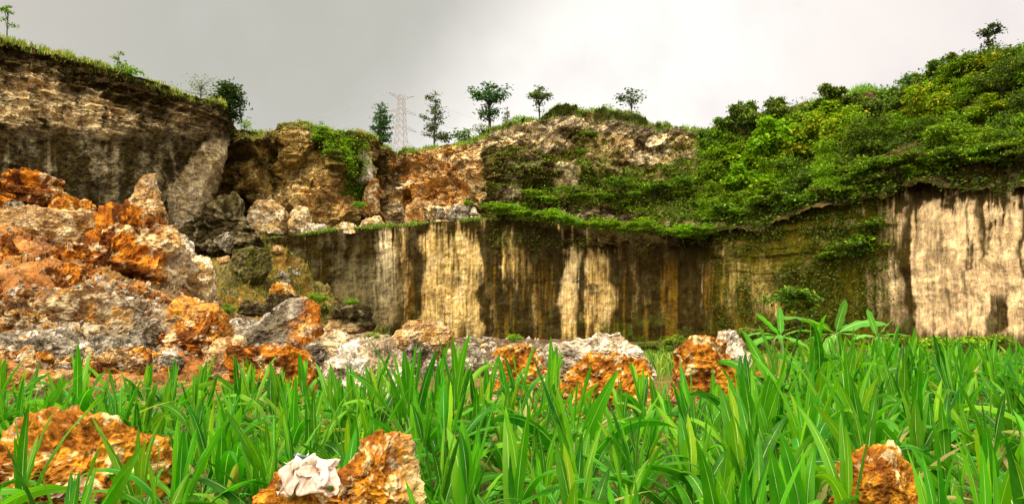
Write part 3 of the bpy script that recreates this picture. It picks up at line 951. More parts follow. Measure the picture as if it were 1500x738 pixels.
rock('white limestone boulder behind the tallest maize shoot', B, 468, 600, 500, 590, 14.5, 'white', 97, .8, sub=6, block=2.5, planes=9)
rock('rounded rust red boulder behind the left centre maize', B, 330, 462, 500, 582, 14.0, 'orange', 101, .75, sub=6, block=2.3, planes=6, rough=1.05, bed=.4)
# the rubble bank
rock('large grey pyramid boulder with a rust orange right face', B, 322, 470, 434, 518, 21.5, 'grey', 103, .8, sub=6, block=2.4, peak=.72, lean=(.42, 0), planes=8, rough=.8, patches=[((1, 0, .1), .62, 'orange', .95)])
rock('brown speckled boulder below the grey pyramid boulder', B, 300, 372, 492, 545, 17.5, 'tan', 107, .8, rough=.9)
rock('grey and white broken boulder right of the pyramid boulder', B, 446, 520, 488, 540, 17.0, 'grey', 109, .8, sub=6, rough=1.1, patches=[((.6, -.4, .6), .3, 'cream', .7)])
rock('leaning brown slab with a pointed top at the foot of the wall', B, 574, 662, 466, 522, 25, 'tan', 113, .5, sub=6, block=4.5, planes=6, tilt=-.55, rough=.7, bed=.8)
rock('grey cracked boulder beside the leaning brown slab', B, 582, 640, 500, 556, 19, 'grey', 127, .8, sub=6, rough=1.1)
rock('low grey ledge rock in the rubble before the streaked wall', B, 640, 722, 515, 548, 20, 'grey', 131, .7, block=3.5, bed=1.2)
rock('flat dark rock slab capped with green tuft by the pale wall corner', B, 478, 546, 446, 482, 34, 'dark', 137, .8, block=3.5, planes=8, bed=1.0, patches=[((-.3, -.8, -.6), .3, 'tan', .7)])
rock('smooth tan orange block behind the rust boulder at left', B, 208, 336, 440, 510, 21, 'tan', 139, .7, sub=6, block=4.2, planes=6, rough=.7, tilt=-.12, patches=[((.2, -.5, .3), .2, 'amber', .7)])
rock('rust orange boulder with a white fissure in front of the tan block', B, 244, 338, 462, 520, 19.5, 'orange', 149, .8, sub=6, rough=1.2, grain=1.5)
rock('pointed amber shard standing left of the rust fissured boulder', B, 232, 284, 470, 518, 19.2, 'amber', 151, .7, peak=.6, lean=(.3, 0), block=3)
rock('big grey orange conglomerate block in the lower left bank', B, 60, 236, 428, 512, 19.5, 'mixed', 157, .7, sub=6, block=3.4, planes=8, rough=1.0, grain=1.3, patches=[((.8, -.6, 0), .5, 'grey', .6)])
rock('dark cracked block at the left edge of the bank', B, -40, 78, 442, 505, 18.5, 'mixed', 163, .7, sub=6, rough=1.1, grain=1.2)
rock('flat pale grey slab lying low in the left rubble', B, 34, 134, 484, 520, 17.2, 'grey', 167, .6, sub=6, block=4, planes=6, bed=1.0, rough=.75)
rock('small grey slab at the far left edge of the rubble', B, -12, 36, 494, 530, 17, 'grey', 173, .7, block=3.5)
rock('orange and white chunk in the low left rubble', B, 20, 62, 508, 540, 16.5, 'mixed', 179, .8)
rock('huge crumbling orange boulder with a white scar above the gravel', B, 138, 258, 305, 448, 26, 'orange', 181, .85, sub=6, block=3.2, planes=9, rough=1.3, bed=.7, grain=1.8, patches=[((.75, -.7, .1), .95, 'cream', .8)])
rock('reddish brown knobbly boulder left of the huge orange boulder', B, 60, 152, 350, 420, 24, 'orange', 191, .9, sub=6, block=2.4, rough=1.25, grain=1.4)
rock('dark rust boulder with cream veins below the knobbly boulder', B, 44, 146, 388, 444, 22.5, 'orange', 193, .9, sub=6, block=2.4, rough=1.2, grain=1.6, tilt=.3)
rock('broad smooth tan and grey slab near the top of the bank', B, -10, 160, 306, 376, 27, 'tan', 197, .6, sub=6, block=4.2, planes=7, rough=.75, tilt=.22, patches=[((-.6, -.6, -.2), .3, 'grey', .7)])
rock('orange boulder at the left edge halfway up the bank', B, -30, 52, 350, 436, 23, 'orange', 199, .8, sub=6, block=2.6, rough=1.0, patches=[((-.2, -.4, -1), .2, 'grey', .7)])
rock('layered rust red rock stack at the top left of the bank', B, 12, 94, 248, 302, 30, 'orange', 211, .9, sub=6, block=3.2, bed=1.5, rough=1.2)
rock('rust rock cut by the left edge at the top of the bank', B, -40, 28, 254, 318, 29, 'orange', 223, .9, sub=6, block=3, bed=1.2, rough=1.1)
rock('thin grey tan slab wedged under the layered rust stack', B, 4, 46, 296, 322, 27.8, 'grey', 227, .7, block=4, tilt=.4)
rock('orange rubble block right of the layered rust stack', B, 72, 134, 290, 330, 29, 'amber', 229, .9, rough=1.2, grain=1.5)
rock('pointed pinkish cream boulder standing on top of the bank', B, 170, 244, 254, 345, 33, 'tan', 233, .7, sub=6, block=2.8, peak=.62, lean=(.35, 0), planes=8, rough=.75, patches=[((.5, -.6, .6), .7, 'cream', .5)])
rock('cream boulder with a flowing rounded top right of the huge orange boulder', B, 238, 312, 370, 446, 28, 'cream', 239, .9, sub=6, block=2.6, planes=7, tilt=.5, rough=.8)
rock('chalky white block perched above the flowing cream boulder', B, 238, 282, 342, 378, 30, 'white', 241, .9, rough=1.1)
rock('small white rock on the crest of the huge orange boulder', B, 212, 240, 320, 342, 26.5, 'white', 251, .9)
# scree slope
rock('dark brown mossy crag halfway up the scree', B, 276, 386, 290, 352, 55, 'dark', 257, .8, sub=6, block=3.4, rough=1.5, sink=.5, tilt=.2, patches=[((0, 0, 1), .7, 'moss', .7)])
rock('rounded olive mossy boulder on the scree', B, 342, 394, 356, 398, 50, 'moss', 263, .8, block=2.8, rough=1.0, sink=.5)
rock('grey fallen slab between the crag and the mossy boulder', B, 318, 342, 340, 364, 47, 'grey', 269, .8, tilt=-.5)
rock('dark flat rock at the foot of the scree', B, 352, 396, 440, 458, 32, 'dark', 271, .9, block=3)
rock('brown block with an orange tip at the foot of the scree', B, 392, 444, 416, 450, 34, 'dark', 277, .8, rough=1.0, patches=[((-.1, -.5, 1), .35, 'amber', .8)])
for k, (x0, x1, y0, y1, Y, kd, lb) in enumerate([
        (364, 424, 292, 338, 66, 'cream', 'wide cream block with dark stains on the ledge of the recess'), (424, 456, 304, 338, 65, 'cream', 'pale block leaning on the ledge of the recess'),
        (440, 478, 330, 343, 62, 'white', 'low white slab on the ledge under the recess'), (486, 522, 326, 340, 62.5, 'cream', 'flat cream slab on the ledge left of the grassy gap'),
        (526, 562, 318, 332, 66, 'cream', 'stepped pale slabs on the ledge below the alcove'), (595, 622, 290, 326, 69, 'tan', 'upright brown white block under the orange alcove'),
        (655, 690, 300, 320, 69, 'grey', 'grey rubble heap below the orange cave'), (640, 652, 305, 318, 68, 'grey', 'small dark grey rock beside the rubble heap of the alcove'),
        (688, 700, 304, 314, 68.5, 'white', 'small white slab right of the alcove rubble'), (520, 546, 215, 262, 70.5, 'white', 'tall white rock pillar at the left of the alcove'),
        (530, 556, 262, 310, 70, 'tan', 'weathered brown pillar foot beside the green gully')]):
    rock(lb, B, x0, x1, y0, y1, Y, kd, 300 + k * 7, .8, block=7, planes=5, rough=.9)

# ---- smaller broken stones on the bank: individual pieces, copied from a dozen shapes
rng = np.random.default_rng(5)
protos = []
for k in range(14):
    kd = ['grey', 'white', 'orange', 'mixed', 'grey', 'tan', 'amber', 'cream', 'grey', 'orange', 'white', 'mixed', 'grey', 'tan'][k]
    sz = (1, rng.uniform(.7, 1), rng.uniform(.5, .85))
    p, T, C = rock_shape(sz, 900 + k, 4, kd, rough=1.1, block=rng.uniform(3, 6), planes=8, grain=1.2)
    o = mesh_obj('rubble_stone', p, T, M_ROCK, None, C, None, False)
    protos.append((o, kd))
LAB = {'grey': 'rough grey stone', 'white': 'chalky white stone', 'orange': 'rust orange stone', 'mixed': 'orange and grey mottled stone', 'tan': 'tan brown stone', 'amber': 'amber stone', 'cream': 'cream stone'}
used = set()
n_st = 0
for i in range(900):
    if n_st >= 290:
        break
    x = rng.uniform(-10, 730)
    if x < 330:
        y = rng.uniform(300, 545)
    else:
        y = rng.uniform(478, 545)
    if i % 4 == 0:
        x, y = rng.uniform(-10, 340), rng.uniform(500, 548)
    top = np.interp(x, BK.c[:, 0], BK.c[:, 3])
    if y < top + 6:
        continue
    P0 = BK.find(x, y)
    sz = rng.uniform(9, 38) * (1.15 if y > 470 else .9) / F * P0[1]
    if x > 560:
        sz *= .7
    k = int(rng.integers(0, 14))
    if x > 330 and protos[k][1] in ('orange', 'amber', 'mixed') and rng.random() < .75:
        k = int(rng.choice([0, 1, 4, 8, 10, 12]))
    o, kd = protos[k]
    lb = '%s among the rubble of the bank below the quarry cliff' % LAB[kd]
    if k not in used:
        used.add(k)
        r = o
    else:
        r = o.copy()
        COL.objects.link(r)
    r.location = (float(P0[0]), float(P0[1]), float(P0[2] + sz * .18))
    r.rotation_euler = (rng.uniform(-.4, .4), rng.uniform(-.4, .4), rng.uniform(0, 6.3))
    r.scale = (float(sz), float(sz), float(sz))
    tag(r, lb, 'stone', LAB[kd].replace(' stone', '') + ' stones on the rubble bank')
    n_st += 1
for i in range(60):                                               # fallen stones on the scree
    x, y = rng.uniform(300, 520), rng.uniform(352, 455)
    if y < np.interp(x, TL.c[:, 0], TL.c[:, 3]) + 8:
        continue
    P0, N0 = TL.near(x, y)
    k = int(rng.choice([5, 12, 4, 0, 13]))
    sz = float(rng.uniform(6, 20) / F * P0[1])
    r = protos[k][0].copy()
    COL.objects.link(r)
    r.location = [float(v) for v in P0 + np.array([0, 0, sz * .1])]
    r.rotation_euler = (rng.uniform(-.5, .5), rng.uniform(-.5, .5), rng.uniform(0, 6.3))
    r.scale = (sz, sz, sz)
    tag(r, '%s fallen on the grassy scree slope' % LAB[protos[k][1]], 'stone', LAB[protos[k][1]].replace(' stone', '') + ' stones on the scree')
for k in range(14):
    if k not in used:
        bpy.data.objects.remove(protos[k][0])

# ---- gravel too small to count
bag = Bag()
iv, it = ico(1)
for i in range(2600):
    x = rng.uniform(-20, 800)
    y = rng.uniform(300, 548) if x < 330 else rng.uniform(490, 540)
    if i % 3 == 0:
        x, y = rng.uniform(20, 300), rng.uniform(425, 540)
    v = rng.random()
    if y < np.interp(x, BK.c[:, 0], BK.c[:, 3]) + 3:
        continue
    P0, N0 = BK.near(x, y)
    r = rng.uniform(1.2, 5.0) / F * P0[1]
    V = iv * r * rng.uniform(.5, 1.2, 3) * (1 + .3 * rng.uniform(-1, 1, (len(iv), 1))) + P0 + N0 * r * .4
    c = np.array([(.30, .25, .18), (.44, .37, .28), (.38, .14, .02), (.26, .18, .10), (.44, .30, .14)][int(rng.choice(5, p=[.3, .25, .2 if x < 330 else .03, .15, .1 if x < 330 else .27]))])
    bag.add(V, None, it, c * rng.uniform(.7, 1.2))
tag(bag.build('gravel', M_ROCK, None, False), 'pale and orange gravel scattered over the rubble bank', 'gravel', kind='stuff')

# ------------------------------------------------------------------ foliage builders
def leaf_cards(rng, cen, size, up=0.5, out=None, aspect=0.5, cols=None, fold=0.25):
    """folded leaf quads at the points cen; returns V, quads, colours"""
    n = len(cen)
    d = rng.normal(size=(n, 3))
    if out is not None:
        d = d * .7 + out * .9
    d[:, 2] = d[:, 2] * (1 - up) - .15
    d /= np.linalg.norm(d, axis=1)[:, None] + 1e-9
    ref = np.tile([0, 0, 1.0], (n, 1)) + rng.normal(size=(n, 3)) * (1.1 - up)
    sd = np.cross(d, ref)
    sd /= np.linalg.norm(sd, axis=1)[:, None] + 1e-9
    nn = np.cross(sd, d)
    L = (size * rng.uniform(.65, 1.3, n))[:, None]
    W = L * aspect * .5
    a = cen - d * L * .5
    b = cen + sd * W + nn * W * fold
    c = cen + d * L * .5 - nn * L * .08
    e = cen - sd * W + nn * W * fold
    V = np.stack([a, b, c, e], 1).reshape(-1, 3)
    q = np.arange(4 * n).reshape(n, 4)
    ci = rng.integers(0, len(cols), n)
    C = np.asarray(cols)[ci] * rng.uniform(.72, 1.3, n)[:, None]
    return V, q, np.repeat(C, 4, 0)


GREENS = {
    'bright': [(.16, .29, .006), (.24, .35, .008), (.10, .20, .006)],
    'yellow': [(.28, .30, .008), (.36, .31, .010), (.20, .27, .008), (.12, .20, .008)],
    'mid': [(.125, .21, .006), (.18, .26, .008), (.075, .135, .006)],
    'dark': [(.040, .070, .008), (.055, .095, .008), (.028, .05, .008)],
    'blue': [(.025, .075, .035), (.035, .10, .045), (.02, .05, .025)],
    'olive': [(.10, .12, .012), (.14, .15, .015), (.07, .085, .010)],
    'ridge': [(.05, .095, .022), (.075, .13, .03), (.04, .075, .02), (.10, .15, .03)],
}


def crown_pts(rng, bl, clumps, per, spread, flat=.5, shell=.55):
    """points in clumps through a set of ellipsoids (x,y,z,rx,ry,rz)"""
    bl = np.array(bl, float)
    wgt = (bl[:, 3] * bl[:, 4] * bl[:, 5]) ** .66
    k = rng.choice(len(bl), clumps, p=wgt / wgt.sum())
    d = rng.normal(size=(clumps, 3))
    d /= np.linalg.norm(d, axis=1)[:, None]
    r = rng.uniform(shell ** 2, 1, clumps) ** .5
    c = bl[k, :3] + d * r[:, None] * bl[k, 3:]
    sp = spread * rng.uniform(.6, 1.3, clumps)
    off = rng.normal(size=(clumps, per, 3)) * sp[:, None, None] * np.array([1, 1, flat])
    pts = (c[:, None] + off).reshape(-1, 3)
    out = np.repeat(d, per, 0)
    return pts, out, c


def wood(trunk_h, r0, tips, rng, lean=(0, 0), bend=.12):
    """trunk with limbs running to the crown clumps"""
    b = Bag()
    n = 7
    t = np.linspace(0, 1, n)
    path = np.stack([lean[0] * t + bend * trunk_h * .1 * np.sin(t * 4 + rng.uniform(0, 6)), lean[1] * t, t * trunk_h - .25 * (t == 0)], -1)
    V, q = tube(path, r0 * (1 - .78 * t), 7)
    b.add(V, q)
    for tip in tips:
        s = float(np.clip((tip[2] * .62) / trunk_h, .12, .92))
        i = s * (n - 1)
        p0 = path[int(i)] + (path[min(int(i) + 1, n - 1)] - path[int(i)]) * (i - int(i))
        mid = p0 * .5 + np.asarray(tip) * .5 + np.array([0, 0, .06 * trunk_h])
        V, q = tube([p0, mid, tip], [r0 * .42 * (1 - .7 * s), r0 * .24 * (1 - .6 * s), r0 * .07], 5)
        b.add(V, q)
    return b


def tree(name, label, cat, loc, bl, cols, leaf, clumps, per, spread, trunk_h, r0, seed, flat=.5, shell=.5, limbs=14, bark=None, group=None, up=.5, aspect=.5, mat=None, crown_name='crown'):
    rng = np.random.default_rng(seed)
    root = empty(name, loc, label, cat, group)
    pts, out, cen = crown_pts(rng, bl, clumps, per, spread, flat, shell)
    V, q, C = leaf_cards(rng, pts, leaf, up, out, aspect, cols)
    sel = cen[rng.choice(len(cen), min(limbs, len(cen)), replace=False)]
    wood(trunk_h, r0, sel, rng).build('trunk', bark or M_BARK, root)
    mesh_obj(crown_name, V, q, mat or M_LEAF, root, C, None, False)
    return root


def grass_blades(rng, base, h, lean=.35, w=.02, cols=None, nrm=None):
    """three-vertex-pair blades on the base points"""
    n = len(base)
    hh = (h * rng.uniform(.5, 1.25, n))[:, None]
    az = rng.uniform(0, 2 * np.pi, n)
    dirv = np.stack([np.cos(az), np.sin(az), az * 0], -1)
    side = np.stack([-np.sin(az), np.cos(az), az * 0], -1)
    side = np.where(rng.random(n)[:, None] < .5, side, np.tile([1, 0, 0], (n, 1))) * (w * rng.uniform(.6, 1.4, n))[:, None]
    l = rng.uniform(.05, lean, n)[:, None]
    up = np.array([0, 0, 1.0])
    p1 = base + up * hh * .55 + dirv * hh * l * .35
    p2 = base + up * hh * (1 - l * .3) + dirv * hh * l
    V = np.stack([base - side, base + side, p1 - side * .8, p1 + side * .8, p2], 1).reshape(-1, 3)
    i = np.arange(n) * 5
    q = np.stack([i, i + 1, i + 3, i + 2], -1)
    t = np.stack([i + 2, i + 3, i + 4], -1)
    C = np.asarray(cols)[rng.integers(0, len(cols), n)] * rng.uniform(.75, 1.3, n)[:, None]
    return V, q, t, np.repeat(C, 5, 0)


# ---- trees standing on the rim: crowns given in photo pixels round the foot, turned into metres
def rim_tree(name, label, px, py, Y, bl, cols, seed, leaf=.33, clumps=60, per=12, spread=.3, r0=.13, trunk=None, **kw):
    m = Y / F
    P0 = at(px, py, Y)
    B3 = [(x * m, (i % 3 - 1) * .25 * rx * m, y * m, rx * m, rx * m * .9, ry * m) for i, (x, y, rx, ry) in enumerate(bl)]
    th = (trunk if trunk else max(y for x, y, rx, ry in bl)) * m
    return tree(name, label, 'tree', P0, B3, cols, leaf, clumps, per, spread, th, r0, seed, **kw)


G = GREENS
rim_tree('slender_tree', 'thin papaya like tree with a small tuft of leaves at the far left rim', 10, 58, 47.5, [(0, 45, 8, 5), (-6, 32, 5, 3), (5, 24, 5, 2)], G['mid'], 1, .22, 16, 9, .16, .05, 46, shell=.2)
rim_tree('sapling', 'small bare twiggy sapling with one leafy spray on the left rim', 172, 98, 52.5, [(3, 22, 6, 2.5), (-4, 14, 5, 3), (8, 5, 9, 4)], G['bright'], 2, .2, 16, 8, .15, .04, 20, shell=.2)
rim_tree('wispy_tree', 'wispy pale green bush with thin twigs beside the dark tree', 294, 150, 59.5, [(-8, 30, 14, 9), (8, 32, 14, 8), (0, 18, 18, 9), (-36, 20, 9, 6)], G['olive'] + G['mid'], 3, .16, 60, 7, .3, .07, 30, shell=.4, limbs=30)
rim_tree('dense_tree', 'dense dark green tree behind the corner of the left cliff', 330, 185, 64, [(6, 52, 14, 12), (14, 40, 12, 10), (-6, 44, 12, 12), (4, 26, 14, 12), (12, 14, 9, 9), (2, 60, 8, 6)], G['dark'] + [(.02, .05, .02)], 4, .36, 150, 14, .4, .16, 55)
rim_tree('conifer_like_tree', 'dark conical tree with tiered branches left of the pylon', 557, 213, 77, [(0, 58, 4, 4), (0, 50, 7, 4), (0, 42, 10, 4), (2, 34, 12, 4), (-1, 26, 14, 4), (1, 18, 14, 4), (-1, 9, 15, 5), (12, 43, 7, 2)], G['blue'] + G['ridge'], 5, .34, 120, 12, .3, .15, 60, flat=.35)
rim_tree('slim_tree', 'slim ragged tree with a narrow top just right of the pylon', 637, 216, 77, [(1, 80, 5, 5), (2, 70, 6, 5), (0, 62, 8, 4), (0, 52, 11, 5), (2, 42, 12, 5), (-4, 32, 12, 7), (-6, 20, 10, 8), (14, 16, 12, 8), (-16, 46, 5, 2), (-8, 75, 7, 1.5)], G['ridge'] + G['olive'], 6, .30, 130, 10, .27, .12, 80, flat=.4, shell=.3)
rim_tree('broad_tree', 'broad two tiered tree, widest crown on the central crest', 717, 188, 76, [(0, 62, 12, 7), (-16, 50, 12, 7), (14, 52, 14, 7), (0, 46, 20, 9), (-22, 58, 8, 3), (24, 60, 7, 4), (-6, 24, 12, 8), (7, 22, 9, 7), (0, 12, 6, 4)], G['ridge'] + G['blue'], 7, .34, 150, 12, .3, .17, 60, flat=.45, shell=.35)
rim_tree('thin_tree', 'little thin brownish tree between two taller crest trees', 743, 187, 76, [(0, 26, 3, 6), (-1, 16, 6, 6), (3, 8, 7, 5)], G['olive'] + [(.12, .10, .06)], 8, .22, 26, 8, .2, .06, 30)
rim_tree('umbrella_tree', 'umbrella shaped tree on a tall bare trunk on the crest', 790, 178, 76, [(0, 48, 9, 4), (-12, 38, 10, 3.5), (10, 38, 12, 3.5), (0, 36, 16, 5), (0, 26, 5, 4), (-1, 16, 3, 4)], G['ridge'] + G['olive'], 9, .3, 80, 10, .25, .11, 44, flat=.35, shell=.3)
rim_tree('airy_tree', 'airy round tree with sparse large leaves on the right of the crest', 925, 176, 76, [(0, 44, 10, 6), (-12, 36, 8, 7), (12, 36, 9, 8), (0, 30, 14, 8), (2, 14, 6, 5)], G['ridge'], 10, .36, 46, 7, .28, .10, 42, shell=.3, limbs=24)
rim_tree('ragged_tree', 'ragged dark tree alone on the top right skyline', 1449, 76, 61, [(-8, 28, 7, 5), (8, 38, 8, 5), (4, 28, 8, 4), (14, 32, 6, 4), (0, 12, 8, 6), (7, 6, 9, 5), (-2, 36, 4, 4)], G['dark'] + [(.05, .06, .035)], 11, .3, 60, 10, .22, .11, 38, shell=.2)
rim_tree('shrub', 'rounded bush in the dip right of the pylon', 680, 205, 75.5, [(-8, 8, 9, 6), (6, 10, 9, 7), (0, 4, 16, 5)], G['ridge'] + G['mid'], 12, .3, 50, 10, .25, .05, 10)
rim_tree('shrub', 'bright green bush at the foot of the umbrella tree', 766, 184, 74.5, [(-6, 8, 9, 6), (6, 6, 10, 5)], G['bright'], 13, .25, 60, 10, .22, .05, 8)
rim_tree('shrub', 'yellowish bush at the foot of the broad two tiered tree', 712, 194, 74, [(-8, 6, 10, 6), (8, 5, 9, 4)], G['olive'], 14, .2, 50, 9, .22, .05, 8)
rim_tree('shrub', 'feathery olive bush on the crest right of the umbrella tree', 818, 172, 75, [(-8, 8, 10, 6), (8, 10, 12, 7), (20, 4, 8, 5)], G['olive'] + G['mid'], 15, .22, 70, 8, .26, .05, 12)
rim_tree('shrub', 'olive bush on the crest left of the airy round tree', 892, 170, 75.5, [(0, 10, 8, 8), (-20, 5, 10, 5)], G['olive'] + G['mid'], 16, .22, 50, 8, .26, .05, 12)
rim_tree('shrub', 'low green bush on the middle of the crest', 858, 170, 75, [(-12, 4, 14, 6), (8, 5, 14, 6)], G['mid'], 17, .25, 70, 9, .25, .05, 8)
rim_tree('shrub', 'green bush over the grassy rim of the recess', 437, 196, 70.8, [(-12, 6, 12, 6), (10, 5, 14, 6)], G['mid'] + G['yellow'], 18, .22, 70, 9, .25, .05, 8)
rim_tree('sapling', 'thin upright sapling on the rim of the recess', 472, 196, 71, [(0, 16, 3, 5), (0, 6, 5, 5)], G['mid'], 19, .2, 16, 8, .18, .04, 20)
rim_tree('shrub', 'green mound of bush at the right end of the recess rim', 516, 204, 71.5, [(-14, 4, 14, 6), (8, 6, 16, 6)], G['mid'] + G['bright'], 20, .25, 80, 9, .25, .05, 8)
rim_tree('shrub', 'small light bush behind the corner of the left cliff', 358, 190, 71, [(0, 8, 10, 5)], G['bright'], 26, .2, 30, 8, .2, .04, 9)
rim_tree('shrub', 'low green bush on the left rim near the bare sapling', 186, 108, 53, [(-6, 5, 12, 4), (12, 2, 12, 4)], G['bright'] + G['mid'], 27, .2, 50, 8, .2, .04, 8)
rim_tree('shrub', 'low green bush on the left rim above the dark bedding', 128, 96, 51.5, [(0, 3, 16, 4)], G['mid'], 28, .2, 40, 8, .2, .04, 8)

# ---- grass along the rims and ledges (nobody could count it)
rng = np.random.default_rng(77)


def rim_grass(S, x0, x1, n, h, cols, back=2.5, drop=.08, thin=.1, name='grass', label=''):
    x = rng.uniform(x0, x1, n * 2)
    x = x[fbm(np.stack([x * .035, x * 0, x * 0 + S.nv], -1), 9, 3) + .25 * rng.normal(size=2 * n) > thin]
    n = len(x)
    i = np.clip(np.interp(x, S.px, np.arange(S.nu)), 0, S.nu - 2)
    i0 = i.astype(int)
    f = (i - i0)[:, None]
    R = S.P[i0, -1] * (1 - f) + S.P[i0 + 1, -1] * f
    k = rng.random(n)
    dist = k ** 1.5 * back
    a = R[:, 0] / R[:, 1]
    b = R.copy()
    sl = S.back[0][1] / S.back[0][0] if S.back else .1
    b[:, 1] += dist
    b[:, 0] = a * b[:, 1]
    b[:, 2] += np.minimum(dist, 1.5) * sl - .05
    hv = h * np.clip(.65 + .8 * fbm(np.stack([x * .06, x * 0, x * 0 + 5 + S.nv], -1), 19, 3), .25, 1.6)
    V, q, t, C = grass_blades(rng, b, hv, .8, .025, cols)
    bg = Bag()
    bg.add(V, q, t, C)
    # tufts hanging over the edge
    m = n // 4
    j = rng.integers(0, n, m)
    rows = rng.integers(int(S.nv * (1 - drop)), S.nv, m)
    bb = S.P[i0[j], rows] + S.N2[i0[j], rows] * .03
    V, q, t, C = grass_blades(rng, bb, h * .8, .9, .03, cols)
    bg.add(V, q, t, C)
    return tag(bg.build(name, M_GRASS), label, 'grass', kind='stuff')


GR = [(.20, .26, .03), (.14, .22, .025), (.27, .27, .05), (.10, .19, .02)]
GRG = [(.10, .22, .02), (.14, .26, .025), (.20, .27, .03)]
DRY = [(.30, .25, .06), (.22, .22, .04), (.36, .29, .08)]
rim_grass(LC, -60, 332, 4200, .5, GR + DRY, 3, .03, thin=0.05, label='yellow green grass along the rim of the left cliff')
rim_grass(RC, 270, 550, 4000, .42, DRY + GR, 3.5, .07, thin=0, label='dry yellow grass along the rim of the recess')
rim_grass(AL, 548, 725, 2500, .5, GR + GRG, 3, .05, label='green grass along the rim of the orange alcove')
rim_grass(UC, 712, 1060, 4000, .45, GR + GRG, 3.5, .06, label='green grass and weeds on the central crest')
rim_grass(LW, 395, 730, 3000, .36, GRG + GR, 3.5, .02, thin=.15, label='green grass on the ledge above the streaked wall')
rim_grass(HL, 990, 1520, 4000, .8, GRG, 3, .08, label='green grass on the top of the wooded hillside')


def spread_leaves(S, mask, n, size, cols, lift=(.02, .5), name='creeper', label='', cat='creeper', clump=9, grassy=0, flat=.4, seed=3, sp=.35):
    """creeper / ground cover over the parts of a face where the mask is set"""
    r = np.random.default_rng(seed)
    w_ = mask.ravel().astype(float)
    k = r.choice(len(w_), n, p=w_ / w_.sum())
    P0, N0 = S.P.reshape(-1, 3)[k], S.N2.reshape(-1, 3)[k]
    c = P0 + N0 * r.uniform(lift[0], lift[1], n)[:, None]
    pts = (c[:, None] + r.normal(size=(n, clump, 3)) * np.array([sp, sp, sp * flat])).reshape(-1, 3)
    out = np.repeat(N0, clump, 0)
    V, q, C = leaf_cards(r, pts, size, .6, out, .5, cols)
    b = Bag()
    b.add(V, q, None, C)
    if grassy:
        k = r.choice(len(w_), grassy, p=w_ / w_.sum())
        V, q, t, C = grass_blades(r, S.P.reshape(-1, 3)[k], .4, .7, .03, [(.13, .13, .02), (.18, .16, .03), (.10, .12, .015)])
        b.add(V, q, t, C)
    return tag(b.build(name, M_LEAF, None, False), label, cat, kind='stuff')


spread_leaves(UC, UC.mossy * (UC.ppx < 1060) * (.25 + .75 * sst(228, 255, UC.ppy)), 3000, .22, G['mid'] + G['olive'] + G['olive'], (.0, .25), label='dark green creeper spread over the overgrown upper cliff', seed=31)
spread_leaves(LW, LW.mossy, 2200, .22, G['olive'] + G['dark'] + [(.10, .11, .015)], (.0, .3), label='olive creeper over the right part of the lower wall', seed=32)
spread_leaves(RC, np.clip(RC.mossy, 0, 1) + 1e-9, 420, .24, G['mid'] + G['bright'], (.0, .25), label='green creeper filling the gully beside the recess', seed=33)
spread_leaves(HL, HL.mossy * sst(-5, 20, HL.ppy - np.interp(HL.ppx, HL.c[:, 0], HL.c[:, 3])), 4600, .26, G['mid'] + G['dark'] + G['dark'], (.0, .7), name='undergrowth', label='green undergrowth between the trees of the right hillside', cat='undergrowth', seed=34)  # mostly dark leaf colours: shade of the gaps between crowns put into the colour
spread_leaves(TL, TL.mossy, 500, .16, G['olive'] + G['mid'], (.0, .15), name='ground_cover', label='olive weeds and grass on the scree slope', cat='ground cover', grassy=2200, seed=35, sp=.25)


# ---- shrubs with layered sprays on the ledge and on the faces, copied from a few forms
def shrub_proto(name, cols, seed, n_pl=9, w_=1.0, h=1.0, leaf=.17, clumps=90, up=.75):
    r = np.random.default_rng(seed)
    bl = []
    for i in range(n_pl):
        a = r.uniform(0, 6.28)
        d = r.uniform(.1, .8) * w_
        z = h * (.25 + .75 * (1 - d / w_ * .6) * r.uniform(.5, 1))
        bl.append((d * math.cos(a), d * math.sin(a), z, .42 * w_, .42 * w_, .09 * h))
    bl.append((0, 0, h * .35, .6 * w_, .6 * w_, .3 * h))
    return tree(name, 'x', 'shrub', (0, 0, -50), bl, cols, leaf, clumps, 12, .13, h * .8, .04, seed, flat=.35, shell=.3, limbs=12, up=up, crown_name='foliage')


def put_all(protos, places):
    """places: (px, py, Y-or-sheet, width_px, label, group, form)"""
    first = {}
    r = np.random.default_rng(91)
    for (px_, py_, S, wpx, lb, grp, form) in places:
        if isinstance(S, Sheet):
            P0, N0 = S.near(px_, py_)
            P0 = P0 + N0 * .1
        else:
            P0 = at(px_, py_, S)
        s = wpx / 2 / F * P0[1]
        root = protos[form]
        rz = r.uniform(0, 6.28)
        if form not in first:
            first[form] = 1
            root.location = [float(v) for v in P0]
            root.rotation_euler = (0, 0, rz)
            root.scale = (s, s, s)
            tag(root, lb, None, grp)
        else:
            copy_thing(root, P0, rz, float(s), lb, grp)
    for k in protos:
        if k not in first:
            for c in list(protos[k].children):
                bpy.data.objects.remove(c)
            bpy.data.objects.remove(protos[k])


